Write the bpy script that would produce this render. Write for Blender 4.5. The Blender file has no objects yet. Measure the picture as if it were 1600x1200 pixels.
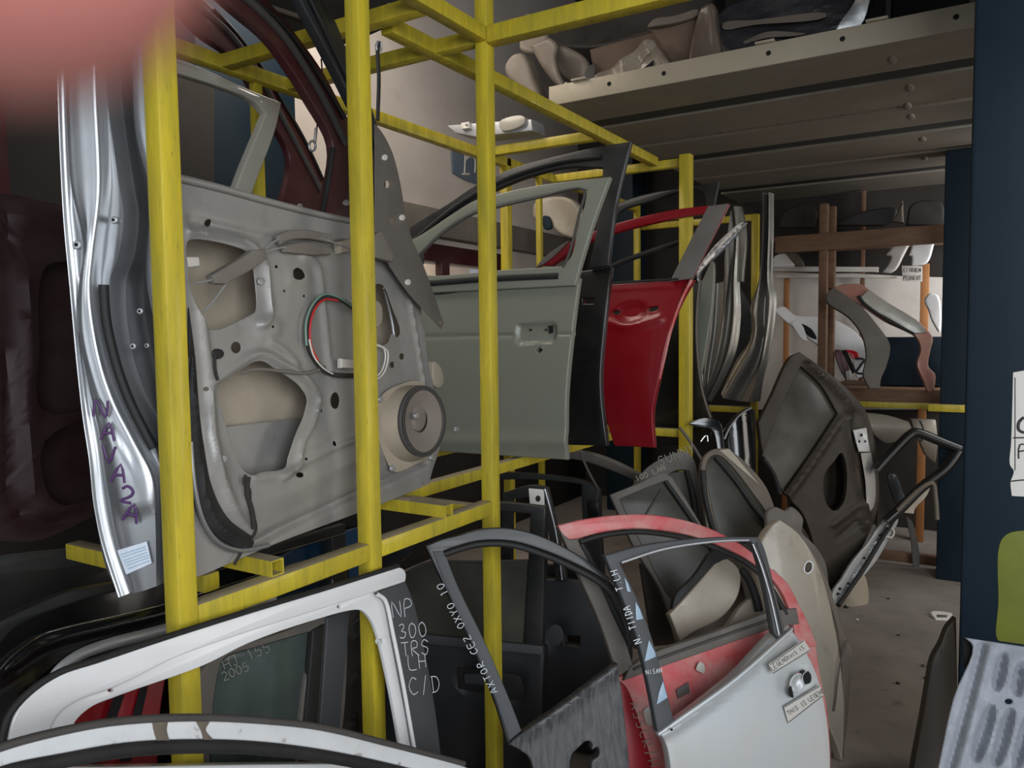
import bpy, bmesh, math, random
import numpy as np
from mathutils import Vector, Matrix
random.seed(7)
C = bpy.context.scene.collection
# ------------------------------------------------------------------ camera
FPX = 1210.0
CAM = Vector((0, 0, 1.5))
YAW, PITCH, ROLL = math.radians(31.2), math.radians(3.64), math.radians(0.7)
_f = Vector((-math.sin(YAW) * math.cos(PITCH), math.cos(YAW) * math.cos(PITCH), -math.sin(PITCH)))
_r0 = _f.cross(Vector((0, 0, 1))).normalized(); _u0 = _r0.cross(_f)
_r = _r0 * math.cos(ROLL) - _u0 * math.sin(ROLL)
_u = _r0 * math.sin(ROLL) + _u0 * math.cos(ROLL)
cam = bpy.data.objects.new('camera', bpy.data.cameras.new('camera')); C.objects.link(cam)
cam.matrix_world = Matrix(((_r.x, _u.x, -_f.x, CAM.x), (_r.y, _u.y, -_f.y, CAM.y), (_r.z, _u.z, -_f.z, CAM.z), (0, 0, 0, 1)))
cam.data.sensor_width = 36.0; cam.data.lens = 36.0 * FPX / 1600
cam.data.clip_start = 0.005
cam.data.dof.use_dof = True; cam.data.dof.focus_distance = 2.6; cam.data.dof.aperture_fstop = 11.0
bpy.context.scene.camera = cam
# ------------------------------------------------------------------ light and exposure
sc = bpy.context.scene
sc.view_settings.view_transform = 'Standard'; sc.view_settings.look = 'None'
sc.view_settings.gamma = 1.0; sc.view_settings.use_curve_mapping = False
sc.view_settings.exposure = 0.0
w = bpy.data.worlds.new('world'); sc.world = w; w.use_nodes = True
w.node_tree.nodes['Background'].inputs[0].default_value = (0.80, 0.88, 1.0, 1)
w.node_tree.nodes['Background'].inputs[1].default_value = 0.3
def area(name, loc, look, sx, sy, power, col):
    l = bpy.data.lights.new(name, 'AREA'); l.shape = 'RECTANGLE'; l.size = sx; l.size_y = sy; l.energy = power; l.color = col
    o = bpy.data.objects.new(name, l); C.objects.link(o); o.location = loc
    o.rotation_euler = (Vector(look) - Vector(loc)).to_track_quat('-Z', 'Y').to_euler(); return o
area('daylight_entrance', (2.1, -1.0, 2.0), (-1.1, 1.5, 0.8), 2.8, 2.3, 150, (0.90, 0.95, 1.0))
area('doorway_front', (-1.0, -3.6, 1.7), (-1.2, 1.0, 1.1), 2.4, 2.6, 42, (0.88, 0.94, 1.0))
area('daylight_outside_window', (-3.6, 4.4, 2.6), (-4.3, 4.4, 1.8), 1.4, .5, 40, (1.0, 0.88, 0.74))
area('skylight_left', (-2.6, 2.6, 3.3), (-3.1, 3.4, 1.8), 1.2, 1.6, 34, (1.0, 0.90, 0.80))
area('window_back', (0.75, 5.55, 2.0), (-0.7, 6.2, 1.5), 0.9, 0.9, 26, (0.97, 0.98, 1.0))
area('side_fill', (2.45, 3.9, 1.25), (-0.5, 4.2, 0.75), 1.5, 1.7, 30, (1.0, 0.94, 0.86))  # unseen area lamp added to light the aisle floor and deck underside

# ------------------------------------------------------------------ materials
def lin(c):
    return tuple(((v / 255) / 12.92 if v / 255 <= .04045 else ((v / 255 + .055) / 1.055) ** 2.4) for v in c) + (1.0,)
M = {}
def mat(name, rgb, metal=0.0, rough=0.5, coat=0.0, dust=None, damt=0.4, dscale=6.0, bump=0.0, bscale=40.0, stretch=(1, 1, 1), top=None, spec=0.5, second=None):
    m = bpy.data.materials.new(name); m.use_nodes = True; nt = m.node_tree; N = nt.nodes; L = nt.links
    b = N['Principled BSDF']; b.inputs['Base Color'].default_value = lin(rgb)
    b.inputs['Metallic'].default_value = metal; b.inputs['Roughness'].default_value = rough
    b.inputs['Coat Weight'].default_value = coat; b.inputs['Coat Roughness'].default_value = 0.12
    b.inputs['Specular IOR Level'].default_value = spec
    tc = N.new('ShaderNodeTexCoord'); mp = N.new('ShaderNodeMapping'); mp.inputs['Scale'].default_value = stretch
    L.new(tc.outputs['Object'], mp.inputs[0])
    col = None
    def noise(scale, detail=6, lo=0.4, hi=0.65):
        n = N.new('ShaderNodeTexNoise'); n.inputs['Scale'].default_value = scale; n.inputs['Detail'].default_value = detail
        n.inputs['Roughness'].default_value = 0.65
        L.new(mp.outputs[0], n.inputs['Vector'])
        r = N.new('ShaderNodeValToRGB'); r.color_ramp.elements[0].position = lo; r.color_ramp.elements[1].position = hi
        L.new(n.outputs['Fac'], r.inputs[0]); return r.outputs[0]
    def mix(a, bcol, fac):
        x = N.new('ShaderNodeMix'); x.data_type = 'RGBA'
        L.new(fac, x.inputs['Factor'])
        if isinstance(a, tuple): x.inputs['A'].default_value = a
        else: L.new(a, x.inputs['A'])
        x.inputs['B'].default_value = bcol
        return x.outputs['Result']
    def mul(s, k):
        x = N.new('ShaderNodeMath'); x.operation = 'MULTIPLY'; L.new(s, x.inputs[0]); x.inputs[1].default_value = k; return x.outputs[0]
    cur = lin(rgb)
    if second:
        cur = mix(cur, lin(second[0]), mul(noise(second[1], 8, second[2], second[3]), second[4]))
    if dust:
        f = mul(noise(dscale, 8, 0.3, 0.75), damt)
        cur = mix(cur, lin(dust), f)
        mr = N.new('ShaderNodeMapRange'); L.new(f, mr.inputs[0]); mr.inputs[3].default_value = rough; mr.inputs[4].default_value = min(1, rough + 0.6)
        L.new(mr.outputs[0], b.inputs['Roughness'])
        if metal > 0:
            mm = N.new('ShaderNodeMapRange'); L.new(f, mm.inputs[0]); mm.inputs[3].default_value = metal; mm.inputs[4].default_value = metal * 0.2
            L.new(mm.outputs[0], b.inputs['Metallic'])
    if top:   # dust lying on upward faces
        g = N.new('ShaderNodeNewGeometry'); sx = N.new('ShaderNodeSeparateXYZ'); L.new(g.outputs['True Normal'], sx.inputs[0])
        mr2 = N.new('ShaderNodeMapRange'); L.new(sx.outputs['Z'], mr2.inputs[0]); mr2.inputs[1].default_value = 0.55; mr2.inputs[2].default_value = 0.9
        mr2.inputs[4].default_value = 0.85
        cur = mix(cur, lin(top), mr2.outputs[0])
    if not isinstance(cur, tuple): L.new(cur, b.inputs['Base Color'])
    if bump:
        n = N.new('ShaderNodeTexNoise'); n.inputs['Scale'].default_value = bscale; n.inputs['Detail'].default_value = 5
        L.new(mp.outputs[0], n.inputs['Vector'])
        bp = N.new('ShaderNodeBump'); bp.inputs['Strength'].default_value = bump; bp.inputs['Distance'].default_value = 0.01
        L.new(n.outputs['Fac'], bp.inputs['Height']); L.new(bp.outputs[0], b.inputs['Normal'])
    M[name] = m; return m
mat('yellow', (206, 183, 46), 0, .38, .2, dust=(116, 112, 40), damt=.7, dscale=5, stretch=(6, 6, .8), top=(150, 138, 122), bump=.08, bscale=18, second=((70, 66, 30), 40, .62, .72, .7))
mat('silver', (160, 163, 167), .85, .25, .3, dust=(150, 140, 128), damt=.3, dscale=5)
mat('silver_dusty', (156, 155, 153), .6, .36, 0, dust=(156, 147, 137), damt=.62, dscale=4, second=((110, 108, 105), 14, .55, .8, .5))
mat('silver_inner', (150, 148, 142), .85, .3, 0, dust=(120, 112, 100), damt=.4, dscale=6)
mat('dark_steel', (52, 54, 57), .5, .35, .2, dust=(80, 76, 70), damt=.3)
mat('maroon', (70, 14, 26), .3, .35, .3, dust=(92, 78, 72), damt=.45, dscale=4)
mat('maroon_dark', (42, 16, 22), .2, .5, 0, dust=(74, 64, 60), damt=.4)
mat('greygreen', (128, 131, 118), .1, .38, .3, dust=(120, 116, 104), damt=.5, dscale=2.5)
mat('black_paint', (12, 13, 14), .1, .28, .4, dust=(56, 53, 50), damt=.3, dscale=3)
mat('black_gloss', (10, 11, 13), .1, .12, .6, dust=(60, 60, 60), damt=.2, dscale=3)
mat('charcoal', (26, 28, 30), .2, .4, .2, dust=(70, 66, 62), damt=.4, dscale=4)
mat('charcoal_matt', (64, 66, 69), 0, .55, 0, dust=(82, 80, 78), damt=.3, dscale=5)
mat('streaked', (40, 42, 46), .3, .45, .1, dust=(136, 134, 132), damt=.55, dscale=14, stretch=(7, 1.2, 1))
mat('door_charcoal', (40, 42, 46), .2, .36, .3, dust=(74, 72, 70), damt=.4, dscale=2.5)
mat('wrap_clear', (150, 138, 122), 0, .2, .6, dust=(96, 84, 70), damt=.7, dscale=9, bump=.9, bscale=16, stretch=(3, 1, 1))
mat('blue_sheet', (16, 58, 92), .1, .4, .2, dust=(44, 60, 72), damt=.4)
mat('blue_dark', (8, 22, 34), 0, .6, 0)
mat('red', (132, 5, 22), .1, .25, .4, dust=(112, 44, 46), damt=.3, dscale=3)
mat('red_dusty', (196, 28, 46), .05, .35, .2, dust=(188, 150, 142), damt=.9, dscale=7, second=((194, 140, 132), 6, .50, .58, .6))
mat('white', (226, 226, 226), 0, .25, .4, dust=(196, 190, 184), damt=.35, dscale=4)
mat('white_dirty', (214, 216, 218), 0, .35, .2, dust=(176, 174, 170), damt=.5, dscale=8, second=((112, 98, 82), 16, .60, .66, .8))
mat('silver_white', (178, 184, 188), .35, .3, .3, dust=(170, 160, 146), damt=.6, dscale=3)
mat('beige_paint', (176, 166, 150), .05, .4, .2, dust=(128, 116, 100), damt=.6, dscale=3, second=((96, 86, 74), 6, .55, .75, .5))
mat('dust_grey', (108, 102, 96), .1, .6, 0, dust=(74, 68, 62), damt=.6, dscale=5)
mat('rust', (50, 45, 38), .3, .45, 0, dust=(72, 58, 44), damt=.5, dscale=5, second=((40, 36, 32), 7, .45, .7, .7))
mat('rubber', (17, 17, 18), 0, .6, 0, dust=(58, 55, 52), damt=.4, dscale=12)
mat('rubber_grey', (62, 60, 58), 0, .6, 0, dust=(92, 86, 80), damt=.4, dscale=10)
mat('plastic_beige', (168, 156, 138), 0, .5, 0, dust=(120, 110, 98), damt=.4, dscale=10)
mat('plastic_grey', (104, 98, 90), 0, .6, 0, dust=(134, 126, 116), damt=.5, dscale=8)
mat('cone', (124, 114, 106), 0, .7, 0, dust=(140, 130, 120), damt=.5, dscale=10)
mat('blue_steel', (8, 30, 42), 0, .5, 0, spec=.3, dust=(30, 42, 52), damt=.4, dscale=3, second=((120, 130, 140), 45, .72, .78, .5))
mat('olive_paint', (118, 122, 34), 0, .5, 0, dust=(80, 88, 40), damt=.6, dscale=6)
mat('wood', (124, 92, 68), 0, .65, 0, dust=(88, 66, 52), damt=.7, dscale=5, stretch=(1, 1, 6))
mat('wood_orange', (176, 120, 70), 0, .6, 0, dust=(130, 84, 52), damt=.6, dscale=5)
mat('concrete', (152, 143, 134), 0, .8, 0, dust=(104, 96, 89), damt=.8, dscale=1.6, bump=.3, bscale=25, second=((46, 42, 40), 9, .60, .72, .6))
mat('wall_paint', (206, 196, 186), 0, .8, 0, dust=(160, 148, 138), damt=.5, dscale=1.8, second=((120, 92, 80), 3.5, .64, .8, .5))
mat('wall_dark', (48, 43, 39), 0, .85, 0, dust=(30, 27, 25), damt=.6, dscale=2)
mat('board_white', (214, 208, 200), 0, .6, 0, dust=(150, 142, 134), damt=.5, dscale=3)
mat('deck_metal', (138, 130, 118), .35, .42, 0, dust=(104, 94, 82), damt=.5, dscale=3)
mat('deck_face', (158, 148, 128), .2, .42, 0, dust=(130, 120, 104), damt=.5, dscale=3)
mat('groove_shade', (40, 38, 36), 0, .7)
mat('cardboard', (98, 80, 66), 0, .8, 0, dust=(66, 54, 44), damt=.6, dscale=5)
mat('wrapped_dark', (38, 38, 44), .1, .2, .8, dust=(84, 78, 74), damt=.35, dscale=5, bump=.9, bscale=9, stretch=(1, 3, 1))
mat('brown_wrap', (90, 76, 64), 0, .35, .4, dust=(60, 48, 40), damt=.6, dscale=5, bump=.8, bscale=10, stretch=(4, 1, 1))
mat('junk_grey', (104, 94, 82), 0, .5, .1, dust=(86, 76, 66), damt=.6, dscale=6)
mat('junk_dark', (34, 32, 31), 0, .55, 0, dust=(62, 56, 50), damt=.6, dscale=8)
mat('orange_paint', (168, 98, 78), .1, .4, .3, dust=(176, 160, 146), damt=.7, dscale=6)
mat('grey_clear', (176, 172, 160), .2, .3, .4, dust=(140, 130, 116), damt=.5, dscale=5)
mat('lamp_red', (206, 20, 34), 0, .15, .6)
mat('chrome', (210, 212, 214), 1, .12)
mat('galv', (190, 192, 194), .8, .38, 0, dust=(130, 126, 120), damt=.4, dscale=8)
mat('liner', (156, 160, 168), .15, .55, 0, dust=(112, 114, 120), damt=.6, dscale=14, bump=.25, bscale=60)
mat('hole', (6, 6, 6), 0, .9)
mat('paper', (214, 222, 232), 0, .6, 0, dust=(180, 190, 205), damt=.6, dscale=60)
mat('paper_plain', (222, 218, 210), 0, .7)
mat('tape', (190, 186, 178), 0, .3, .4, dust=(150, 145, 138), damt=.4, dscale=20)
mat('tape_blue', (150, 172, 190), 0, .4, .2)
mat('ink', (90, 86, 84), 0, .6)
mat('ink_dark', (36, 36, 38), 0, .6)
mat('marker', (74, 34, 92), 0, .4, .2)
mat('chalk', (214, 218, 222), 0, .8)
mat('chalk_dim', (150, 148, 136), 0, .8)
mat('wire_red', (190, 40, 44), 0, .4)
mat('wire_green', (110, 140, 126), 0, .4)
mat('wire_white', (206, 200, 190), 0, .4)
mat('string', (46, 42, 38), 0, .9)
mat('sign_blue', (84, 98, 114), 0, .6, 0, dust=(120, 122, 124), damt=.4, dscale=6)
mat('skin', (192, 122, 114), 0, .5)
M['skin'].node_tree.nodes['Principled BSDF'].inputs['Subsurface Weight'].default_value = 0.3
M['skin'].node_tree.nodes['Principled BSDF'].inputs['Subsurface Radius'].default_value = (.004, .0015, .001)
def glassmat(name, tint, dust, fac, rough=.1):
    m = bpy.data.materials.new(name); m.use_nodes = True; nt = m.node_tree; N = nt.nodes; L = nt.links
    b = N['Principled BSDF']; b.inputs['Base Color'].default_value = lin(dust); b.inputs['Roughness'].default_value = rough
    t = N.new('ShaderNodeBsdfTransparent'); t.inputs[0].default_value = lin(tint)
    x = N.new('ShaderNodeMixShader'); n = N.new('ShaderNodeTexNoise'); n.inputs['Scale'].default_value = 5; n.inputs['Detail'].default_value = 6
    tc = N.new('ShaderNodeTexCoord'); L.new(tc.outputs['Object'], n.inputs['Vector'])
    mr = N.new('ShaderNodeMapRange'); L.new(n.outputs['Fac'], mr.inputs[0]); mr.inputs[1].default_value = .3; mr.inputs[2].default_value = .7
    mr.inputs[3].default_value = max(0, fac - .15); mr.inputs[4].default_value = min(1, fac + .2)
    L.new(mr.outputs[0], x.inputs[0]); L.new(t.outputs[0], x.inputs[1]); L.new(b.outputs[0], x.inputs[2])
    L.new(x.outputs[0], N['Material Output'].inputs[0]); M[name] = m
glassmat('glass_dusty', (140, 146, 140), (88, 85, 76), .55, .36)
glassmat('glass_green', (120, 140, 132), (92, 104, 100), .5, .12)
glassmat('glass_dark', (70, 78, 80), (40, 44, 46), .6, .08)
glassmat('plastic_film', (225, 222, 214), (170, 160, 146), .35, .12)

# ------------------------------------------------------------------ photo geometry helpers
def ray(px, py): return _f * FPX + _r * (px - 800.0) + _u * (600.0 - py)
class Pl:
    """A plane in the shop: u runs along it, v up it, n out of it towards the aisle."""
    def __init__(s, px=None, py=None, x=None, y=None, z=None, D=None, a=0.0, L=0.0, o=None):
        if o is None:
            d = ray(px, py)
            t = (D / FPX if D is not None else (x - CAM.x) / d.x if x is not None else (y - CAM.y) / d.y if y is not None else (z - CAM.z) / d.z)
            o = CAM + d * t
        a = math.radians(a); L = math.radians(L)
        s.u = Vector((math.cos(a), math.sin(a), 0)); nh = Vector((math.sin(a), -math.cos(a), 0)); up = Vector((0, 0, 1))
        s.v = up * math.cos(L) - nh * math.sin(L); s.n = nh * math.cos(L) + up * math.sin(L)
        s.o = Vector(o)
    def off(s, d):
        q = Pl.__new__(Pl); q.u, q.v, q.n = s.u, s.v, s.n; q.o = s.o + s.n * d; return q
    def mw(s):
        u, v, n, o = s.u, s.v, s.n, s.o
        return Matrix(((u.x, v.x, n.x, o.x), (u.y, v.y, n.y, o.y), (u.z, v.z, n.z, o.z), (0, 0, 0, 1)))
    def at(s, px, py, h=0.0):
        d = ray(px, py); oo = s.o + s.n * h
        t = (oo - CAM).dot(s.n) / d.dot(s.n); P = CAM + d * t - s.o
        return (P.dot(s.u), P.dot(s.v))
    def col(s, px, z):
        t = (z - s.o.z) / s.v.z; B = s.o + s.v * t - CAM; k = (px - 800.0) / FPX
        q = (k * B.dot(_f) - B.dot(_r)) / (s.u.dot(_r) - k * s.u.dot(_f))
        return (q, t)
def pp(pl, txt, h=0.0):
    out = []
    for tok in txt.split():
        c = tok.endswith('c'); tok = tok.rstrip('c'); x, y = tok.split(',')
        if y[0] in 'FZ':
            q = pl.col(float(x), 0.004 if y == 'F' else float(y[1:])); c = True
        else: q = pl.at(float(x), float(y), h)
        out.append((q[0], q[1], c))
    return out
def smooth(P, closed=True, n=5):
    R = []; k = len(P)
    for i in range(k if closed else k - 1):
        p1, p2 = P[i], P[(i + 1) % k]
        p0 = P[i - 1] if (closed or i > 0) else p1
        p3 = P[(i + 2) % k] if (closed or i + 2 < k) else p2
        if p1[2]: p0 = (2 * p1[0] - p2[0], 2 * p1[1] - p2[1])
        if p2[2]: p3 = (2 * p2[0] - p1[0], 2 * p2[1] - p1[1])
        m = 1 if (p1[2] and p2[2]) else n
        def knot(ta, A, B): return ta + max(1e-6, math.hypot(B[0] - A[0], B[1] - A[1])) ** .5
        t0 = 0; t1 = knot(t0, p0, p1); t2 = knot(t1, p1, p2); t3 = knot(t2, p2, p3)
        for j in range(m):
            t = t1 + (t2 - t1) * j / m; pt = []
            for d in (0, 1):
                A1 = (t1 - t) / (t1 - t0) * p0[d] + (t - t0) / (t1 - t0) * p1[d]
                A2 = (t2 - t) / (t2 - t1) * p1[d] + (t - t1) / (t2 - t1) * p2[d]
                A3 = (t3 - t) / (t3 - t2) * p2[d] + (t - t2) / (t3 - t2) * p3[d]
                B1 = (t2 - t) / (t2 - t0) * A1 + (t - t0) / (t2 - t0) * A2
                B2 = (t3 - t) / (t3 - t1) * A2 + (t - t1) / (t3 - t1) * A3
                pt.append((t2 - t) / (t2 - t1) * B1 + (t - t1) / (t2 - t1) * B2)
            R.append(tuple(pt))
    if not closed: R.append((P[-1][0], P[-1][1]))
    return R
def ell(pl, x, y, rx, ry=None, n=16, ang=0, h=0.0):
    ry = ry or rx; a0 = math.radians(ang)
    return [pl.at(x + rx * math.cos(t) * math.cos(a0) - ry * math.sin(t) * math.sin(a0), y + rx * math.cos(t) * math.sin(a0) + ry * math.sin(t) * math.cos(a0), h) for t in [2 * math.pi * i / n for i in range(n)]]
def shade(me, ang=40):
    for p in me.polygons: p.use_smooth = True
    me.set_sharp_from_angle(angle=math.radians(ang))
def curve_mesh(splines, dims, extrude=0, bevel=0, closed=True, res=2, offset=0, fill=True):
    cu = bpy.data.curves.new('c', 'CURVE'); cu.dimensions = dims
    cu.fill_mode = 'BOTH' if dims == '2D' else 'FULL'
    for S in splines:
        sp = cu.splines.new('POLY'); sp.points.add(len(S) - 1); sp.use_cyclic_u = closed
        for p, q in zip(sp.points, S): p.co = (q[0], q[1], q[2] if len(q) > 2 else 0, 1)
    cu.extrude = extrude; cu.bevel_depth = bevel; cu.bevel_resolution = res; cu.offset = offset; cu.use_fill_caps = True
    o = bpy.data.objects.new('c', cu); C.objects.link(o)
    dg = bpy.context.evaluated_depsgraph_get(); me = bpy.data.meshes.new_from_object(o.evaluated_get(dg))
    bpy.data.objects.remove(o); bpy.data.curves.remove(cu); return me
def seg_dist(P, poly, closed):
    D = np.full(len(P), 1e9); k = len(poly)
    for i in range(k if closed else k - 1):
        a = np.array(poly[i][:2]); b = np.array(poly[(i + 1) % k][:2]); ab = b - a
        t = np.clip(((P - a) @ ab) / max(1e-12, ab @ ab), 0, 1)
        D = np.minimum(D, np.linalg.norm(P - a - t[:, None] * ab, axis=1))
    return D
def inside(P, poly):
    r = np.zeros(len(P), bool); k = len(poly); x, y = P[:, 0], P[:, 1]
    for i in range(k):
        x1, y1 = poly[i][:2]; x2, y2 = poly[i - 1][:2]
        with np.errstate(divide='ignore', invalid='ignore'):
            r ^= ((y1 > y) != (y2 > y)) & (x < (x2 - x1) * (y - y1) / ((y2 - y1) or 1e-12) + x1)
    return r
def sheet(outer, holes=(), thick=.004, z=0.0, disp=None, cut=.05, bevel=None, ang=40):
    """A plate with the given outline and openings, thickness behind its face, optionally pressed (disp)."""
    bv = min(.004, thick * .35) if bevel is None else bevel
    me = curve_mesh([outer] + list(holes), '2D', extrude=max(0, thick / 2 - bv), bevel=bv, offset=-bv)
    bm = bmesh.new(); bm.from_mesh(me); bmesh.ops.remove_doubles(bm, verts=bm.verts, dist=1e-5)
    if disp:
        xs = [p[0] for p in outer]; ys = [p[1] for p in outer]
        for ax, lo, hi in ((0, min(xs), max(xs)), (1, min(ys), max(ys))):
            k = int((hi - lo) / cut)
            for i in range(1, k + 1):
                v = lo + (hi - lo) * i / (k + 1); co = [0, 0, 0]; co[ax] = v; no = [0, 0, 0]; no[ax] = 1
                bmesh.ops.bisect_plane(bm, geom=bm.verts[:] + bm.edges[:] + bm.faces[:], plane_co=co, plane_no=no, dist=1e-6)
        P = np.array([v.co[:2] for v in bm.verts]); Z = np.zeros(len(P))
        for d in disp:
            if d[0] == 'barrel':
                c = (min(ys) + max(ys)) / 2; h = (max(ys) - min(ys)) / 2; Z += d[1] * (1 - ((P[:, 1] - c) / h) ** 2) - d[1]
            elif d[0] == 'barrelu':
                c = (min(xs) + max(xs)) / 2; h = (max(xs) - min(xs)) / 2; Z += d[1] * (1 - ((P[:, 0] - c) / h) ** 2) - d[1]
            elif d[0] == 'ridge': Z += d[3] * np.exp(-(seg_dist(P, d[1], d[4] if len(d) > 4 else False) / d[2]) ** 2)
            elif d[0] == 'step':
                s = seg_dist(P, d[1], True) * np.where(inside(P, d[1]), 1, -1); Z += d[2] * np.clip(s / d[3] * .5 + .5, 0, 1)
            elif d[0] == 'noise':
                for q in range(4):
                    kx, ky = (random.uniform(-1, 1) * d[2] for _ in '12'); Z += d[1] * np.sin(P[:, 0] * kx + P[:, 1] * ky + random.uniform(0, 6)) / (1 + q * .5)
        for v, q in zip(bm.verts, Z): v.co.z += q
    for v in bm.verts: v.co.z += z - thick / 2
    bmesh.ops.recalc_face_normals(bm, faces=bm.faces)
    bm.to_mesh(me); bm.free(); shade(me, ang); return me
def tube(pts, r, closed=False, flat=1.0, z=0.0, res=2):
    me = curve_mesh([[(p[0], p[1], (p[2] if len(p) > 2 else 0)) for p in pts]], '3D', bevel=r, closed=closed, res=res)
    for v in me.vertices: v.co.z = v.co.z * flat + z
    shade(me, 60); return me
def loft(A, za, B, zb, cap=False):
    bm = bmesh.new(); k = len(A)
    va = [bm.verts.new((p[0], p[1], za)) for p in A]; vb = [bm.verts.new((p[0], p[1], zb)) for p in B]
    for i in range(k): bm.faces.new((va[i], va[(i + 1) % k], vb[(i + 1) % k], vb[i]))
    if cap: bm.faces.new(vb)
    bmesh.ops.recalc_face_normals(bm, faces=bm.faces)
    me = bpy.data.meshes.new('loft'); bm.to_mesh(me); bm.free(); shade(me, 35); return me
def boxmesh(x0, x1, y0, y1, z0, z1, bevel=.003):
    bm = bmesh.new(); bmesh.ops.create_cube(bm, size=1)
    for v in bm.verts: v.co = Vector(((x0 + x1) / 2 + v.co.x * (x1 - x0), (y0 + y1) / 2 + v.co.y * (y1 - y0), (z0 + z1) / 2 + v.co.z * (z1 - z0)))
    if bevel: bmesh.ops.bevel(bm, geom=bm.edges[:], offset=bevel, segments=2, profile=.5, affect='EDGES')
    me = bpy.data.meshes.new('box'); bm.to_mesh(me); bm.free(); shade(me, 40); return me
# ------------------------------------------------------------------ objects
def tag(o, label=None, cat=None, group=None, kind=None):
    if label and not kind: kind = 'thing'
    for k, v in (('label', label), ('category', cat), ('group', group), ('kind', kind)):
        if v: o[k] = v
    return o
def ob(name, me, m, parent=None, mw=None, label=None):
    me.name = name; o = bpy.data.objects.new(name, me); C.objects.link(o)
    me.materials.clear(); me.materials.append(M[m])
    if parent: o.parent = parent
    if mw is not None: o.matrix_world = mw
    if label: o['label'] = label
    return o
def thing(name, label, cat, mw, group=None):
    o = bpy.data.objects.new(name, None); C.objects.link(o); o.matrix_world = mw; o.empty_display_size = .05
    return tag(o, label, cat, group)
def struct(name, me, m):
    return tag(ob(name, me, m), kind='structure')
ON_FRAME = {'window_seal', 'window_channel', 'weatherstrip', 'front_seal', 'rear_seal', 'outer_seal', 'inner_seal', 'roof_seal', 'chrome_strip', 'trim_or_glint', 'window_bright', 'rear_channel', 'pillar_trim', 'frame_edge', 'window_flange'}
ON_SKIN = {'screw_hole', 'lock_plate', 'lock_hole', 'lock_edge', 'handle_hole', 'handle_edge', 'packing_tape', 'tape_edge', 'label', 'scrape', 'tape_piece', 'skin_crease', 'skin_edge', 'edge', 'dark_stripe', 'waist_trim', 'belt_lip'}
class T:
    def host(s, name, to):
        if to: return to
        k = 'window_frame' if name in ON_FRAME else 'skin' if name in ON_SKIN else 'pillar_cover' if name == 'lettering' else None
        return s.parts.get(k, s.e)
    """One thing built on a plane: parts are traced outlines (metres on that plane)."""
    def __init__(s, name, label, cat, pl, group=None):
        s.pl = pl; s.parts = {}; s.e = thing(name, label, cat, pl.mw(), group)
    def S(s, name, outline, m, holes=(), thick=.03, z=0.0, disp=None, cut=.05, bevel=None, label=None, to=None, ang=40):
        P = smooth(pp(s.pl, outline, z)) if isinstance(outline, str) else outline
        H = [smooth(pp(s.pl, h, z)) if isinstance(h, str) else h for h in holes]
        D = None
        if disp:
            D = [tuple(smooth(pp(s.pl, x, z), d[0] == 'step') if isinstance(x, str) and i > 0 else x for i, x in enumerate(d)) for d in disp]
        o = ob(name, sheet(P, H, thick, z, D, cut, bevel, ang), m, s.host(name, to), label=label); s.parts.setdefault(name, o); return o
    def W(s, name, pts, m, r=.006, z=0.0, closed=False, flat=1.0, to=None, label=None):
        P = smooth(pp(s.pl, pts, z), closed) if isinstance(pts, str) else pts
        return ob(name, tube(P, r, closed, flat, z), m, s.host(name, to), label=label)
FONT = {
 'A': ['0,0 .5,1 1,0', '.2,.4 .8,.4'], 'B': ['0,0 0,1 .7,.95 .8,.7 .1,.52 .9,.4 .8,.05 0,0'], 'C': ['1,.9 .5,1 0,.5 .4,0 1,.1'], 'D': ['.1,0 .1,1', '0,1 .7,.9 1,.5 .7,.1 0,0'],
 'E': ['1,1 0,1 0,0 1,0', '0,.5 .8,.5'], 'G': ['1,.9 .5,1 0,.5 .4,0 1,.1 1,.5 .6,.5'], 'H': ['0,0 0,1', '1,0 1,1', '0,.5 1,.5'], 'I': ['.5,0 .5,1'], 'J': ['.2,.2 .5,0 .8,.2 .8,1', '.3,1 1,1'],
 'L': ['0,1 0,0 1,0'], 'M': ['0,0 .1,1 .5,.4 .9,1 1,0'], 'N': ['0,0 0,1 1,0 1,1'], 'O': ['.5,1 .1,.8 0,.5 .2,.1 .5,0 .9,.2 1,.5 .8,.9 .5,1'], 'P': ['0,0 .1,1 .8,.95 .9,.6 .1,.5'],
 'R': ['0,0 .1,1 .8,.95 .8,.6 .1,.5 1,0'], 'S': ['1,.9 .4,1 .1,.7 .9,.35 .6,0 0,.1'], 'T': ['.5,0 .5,1', '0,1 1,1'], 'U': ['0,1 .1,.2 .5,0 .9,.2 1,1'], 'V': ['0,1 .5,0 1,1'], 'W': ['0,1 .25,0 .5,.6 .75,0 1,1'],
 'X': ['0,0 1,1', '0,1 1,0'], 'Y': ['0,1 .5,.5 1,1', '.5,.5 .5,0'], 'Z': ['0,1 1,1 0,0 1,0'], '0': ['.5,1 .1,.8 0,.5 .2,.1 .5,0 .9,.2 1,.5 .8,.9 .5,1'], '1': ['.3,.8 .5,1 .5,0'], '2': ['0,.8 .4,1 .9,.8 .8,.5 0,0 1,0'],
 '3': ['0,.95 .6,1 .8,.75 .3,.52 .9,.35 .7,.05 0,.05'], '4': ['.7,0 .7,1 0,.35 1,.35'], '5': ['.9,1 .2,1 .1,.55 .7,.6 .9,.3 .6,0 0,.05'], '7': ['0,1 1,1 .3,0'], '/': ['.2,-.1 .8,1.1'], '-': ['.1,.5 .9,.5'], '.': ['.4,0 .55,.05'], ' ': []}
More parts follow.
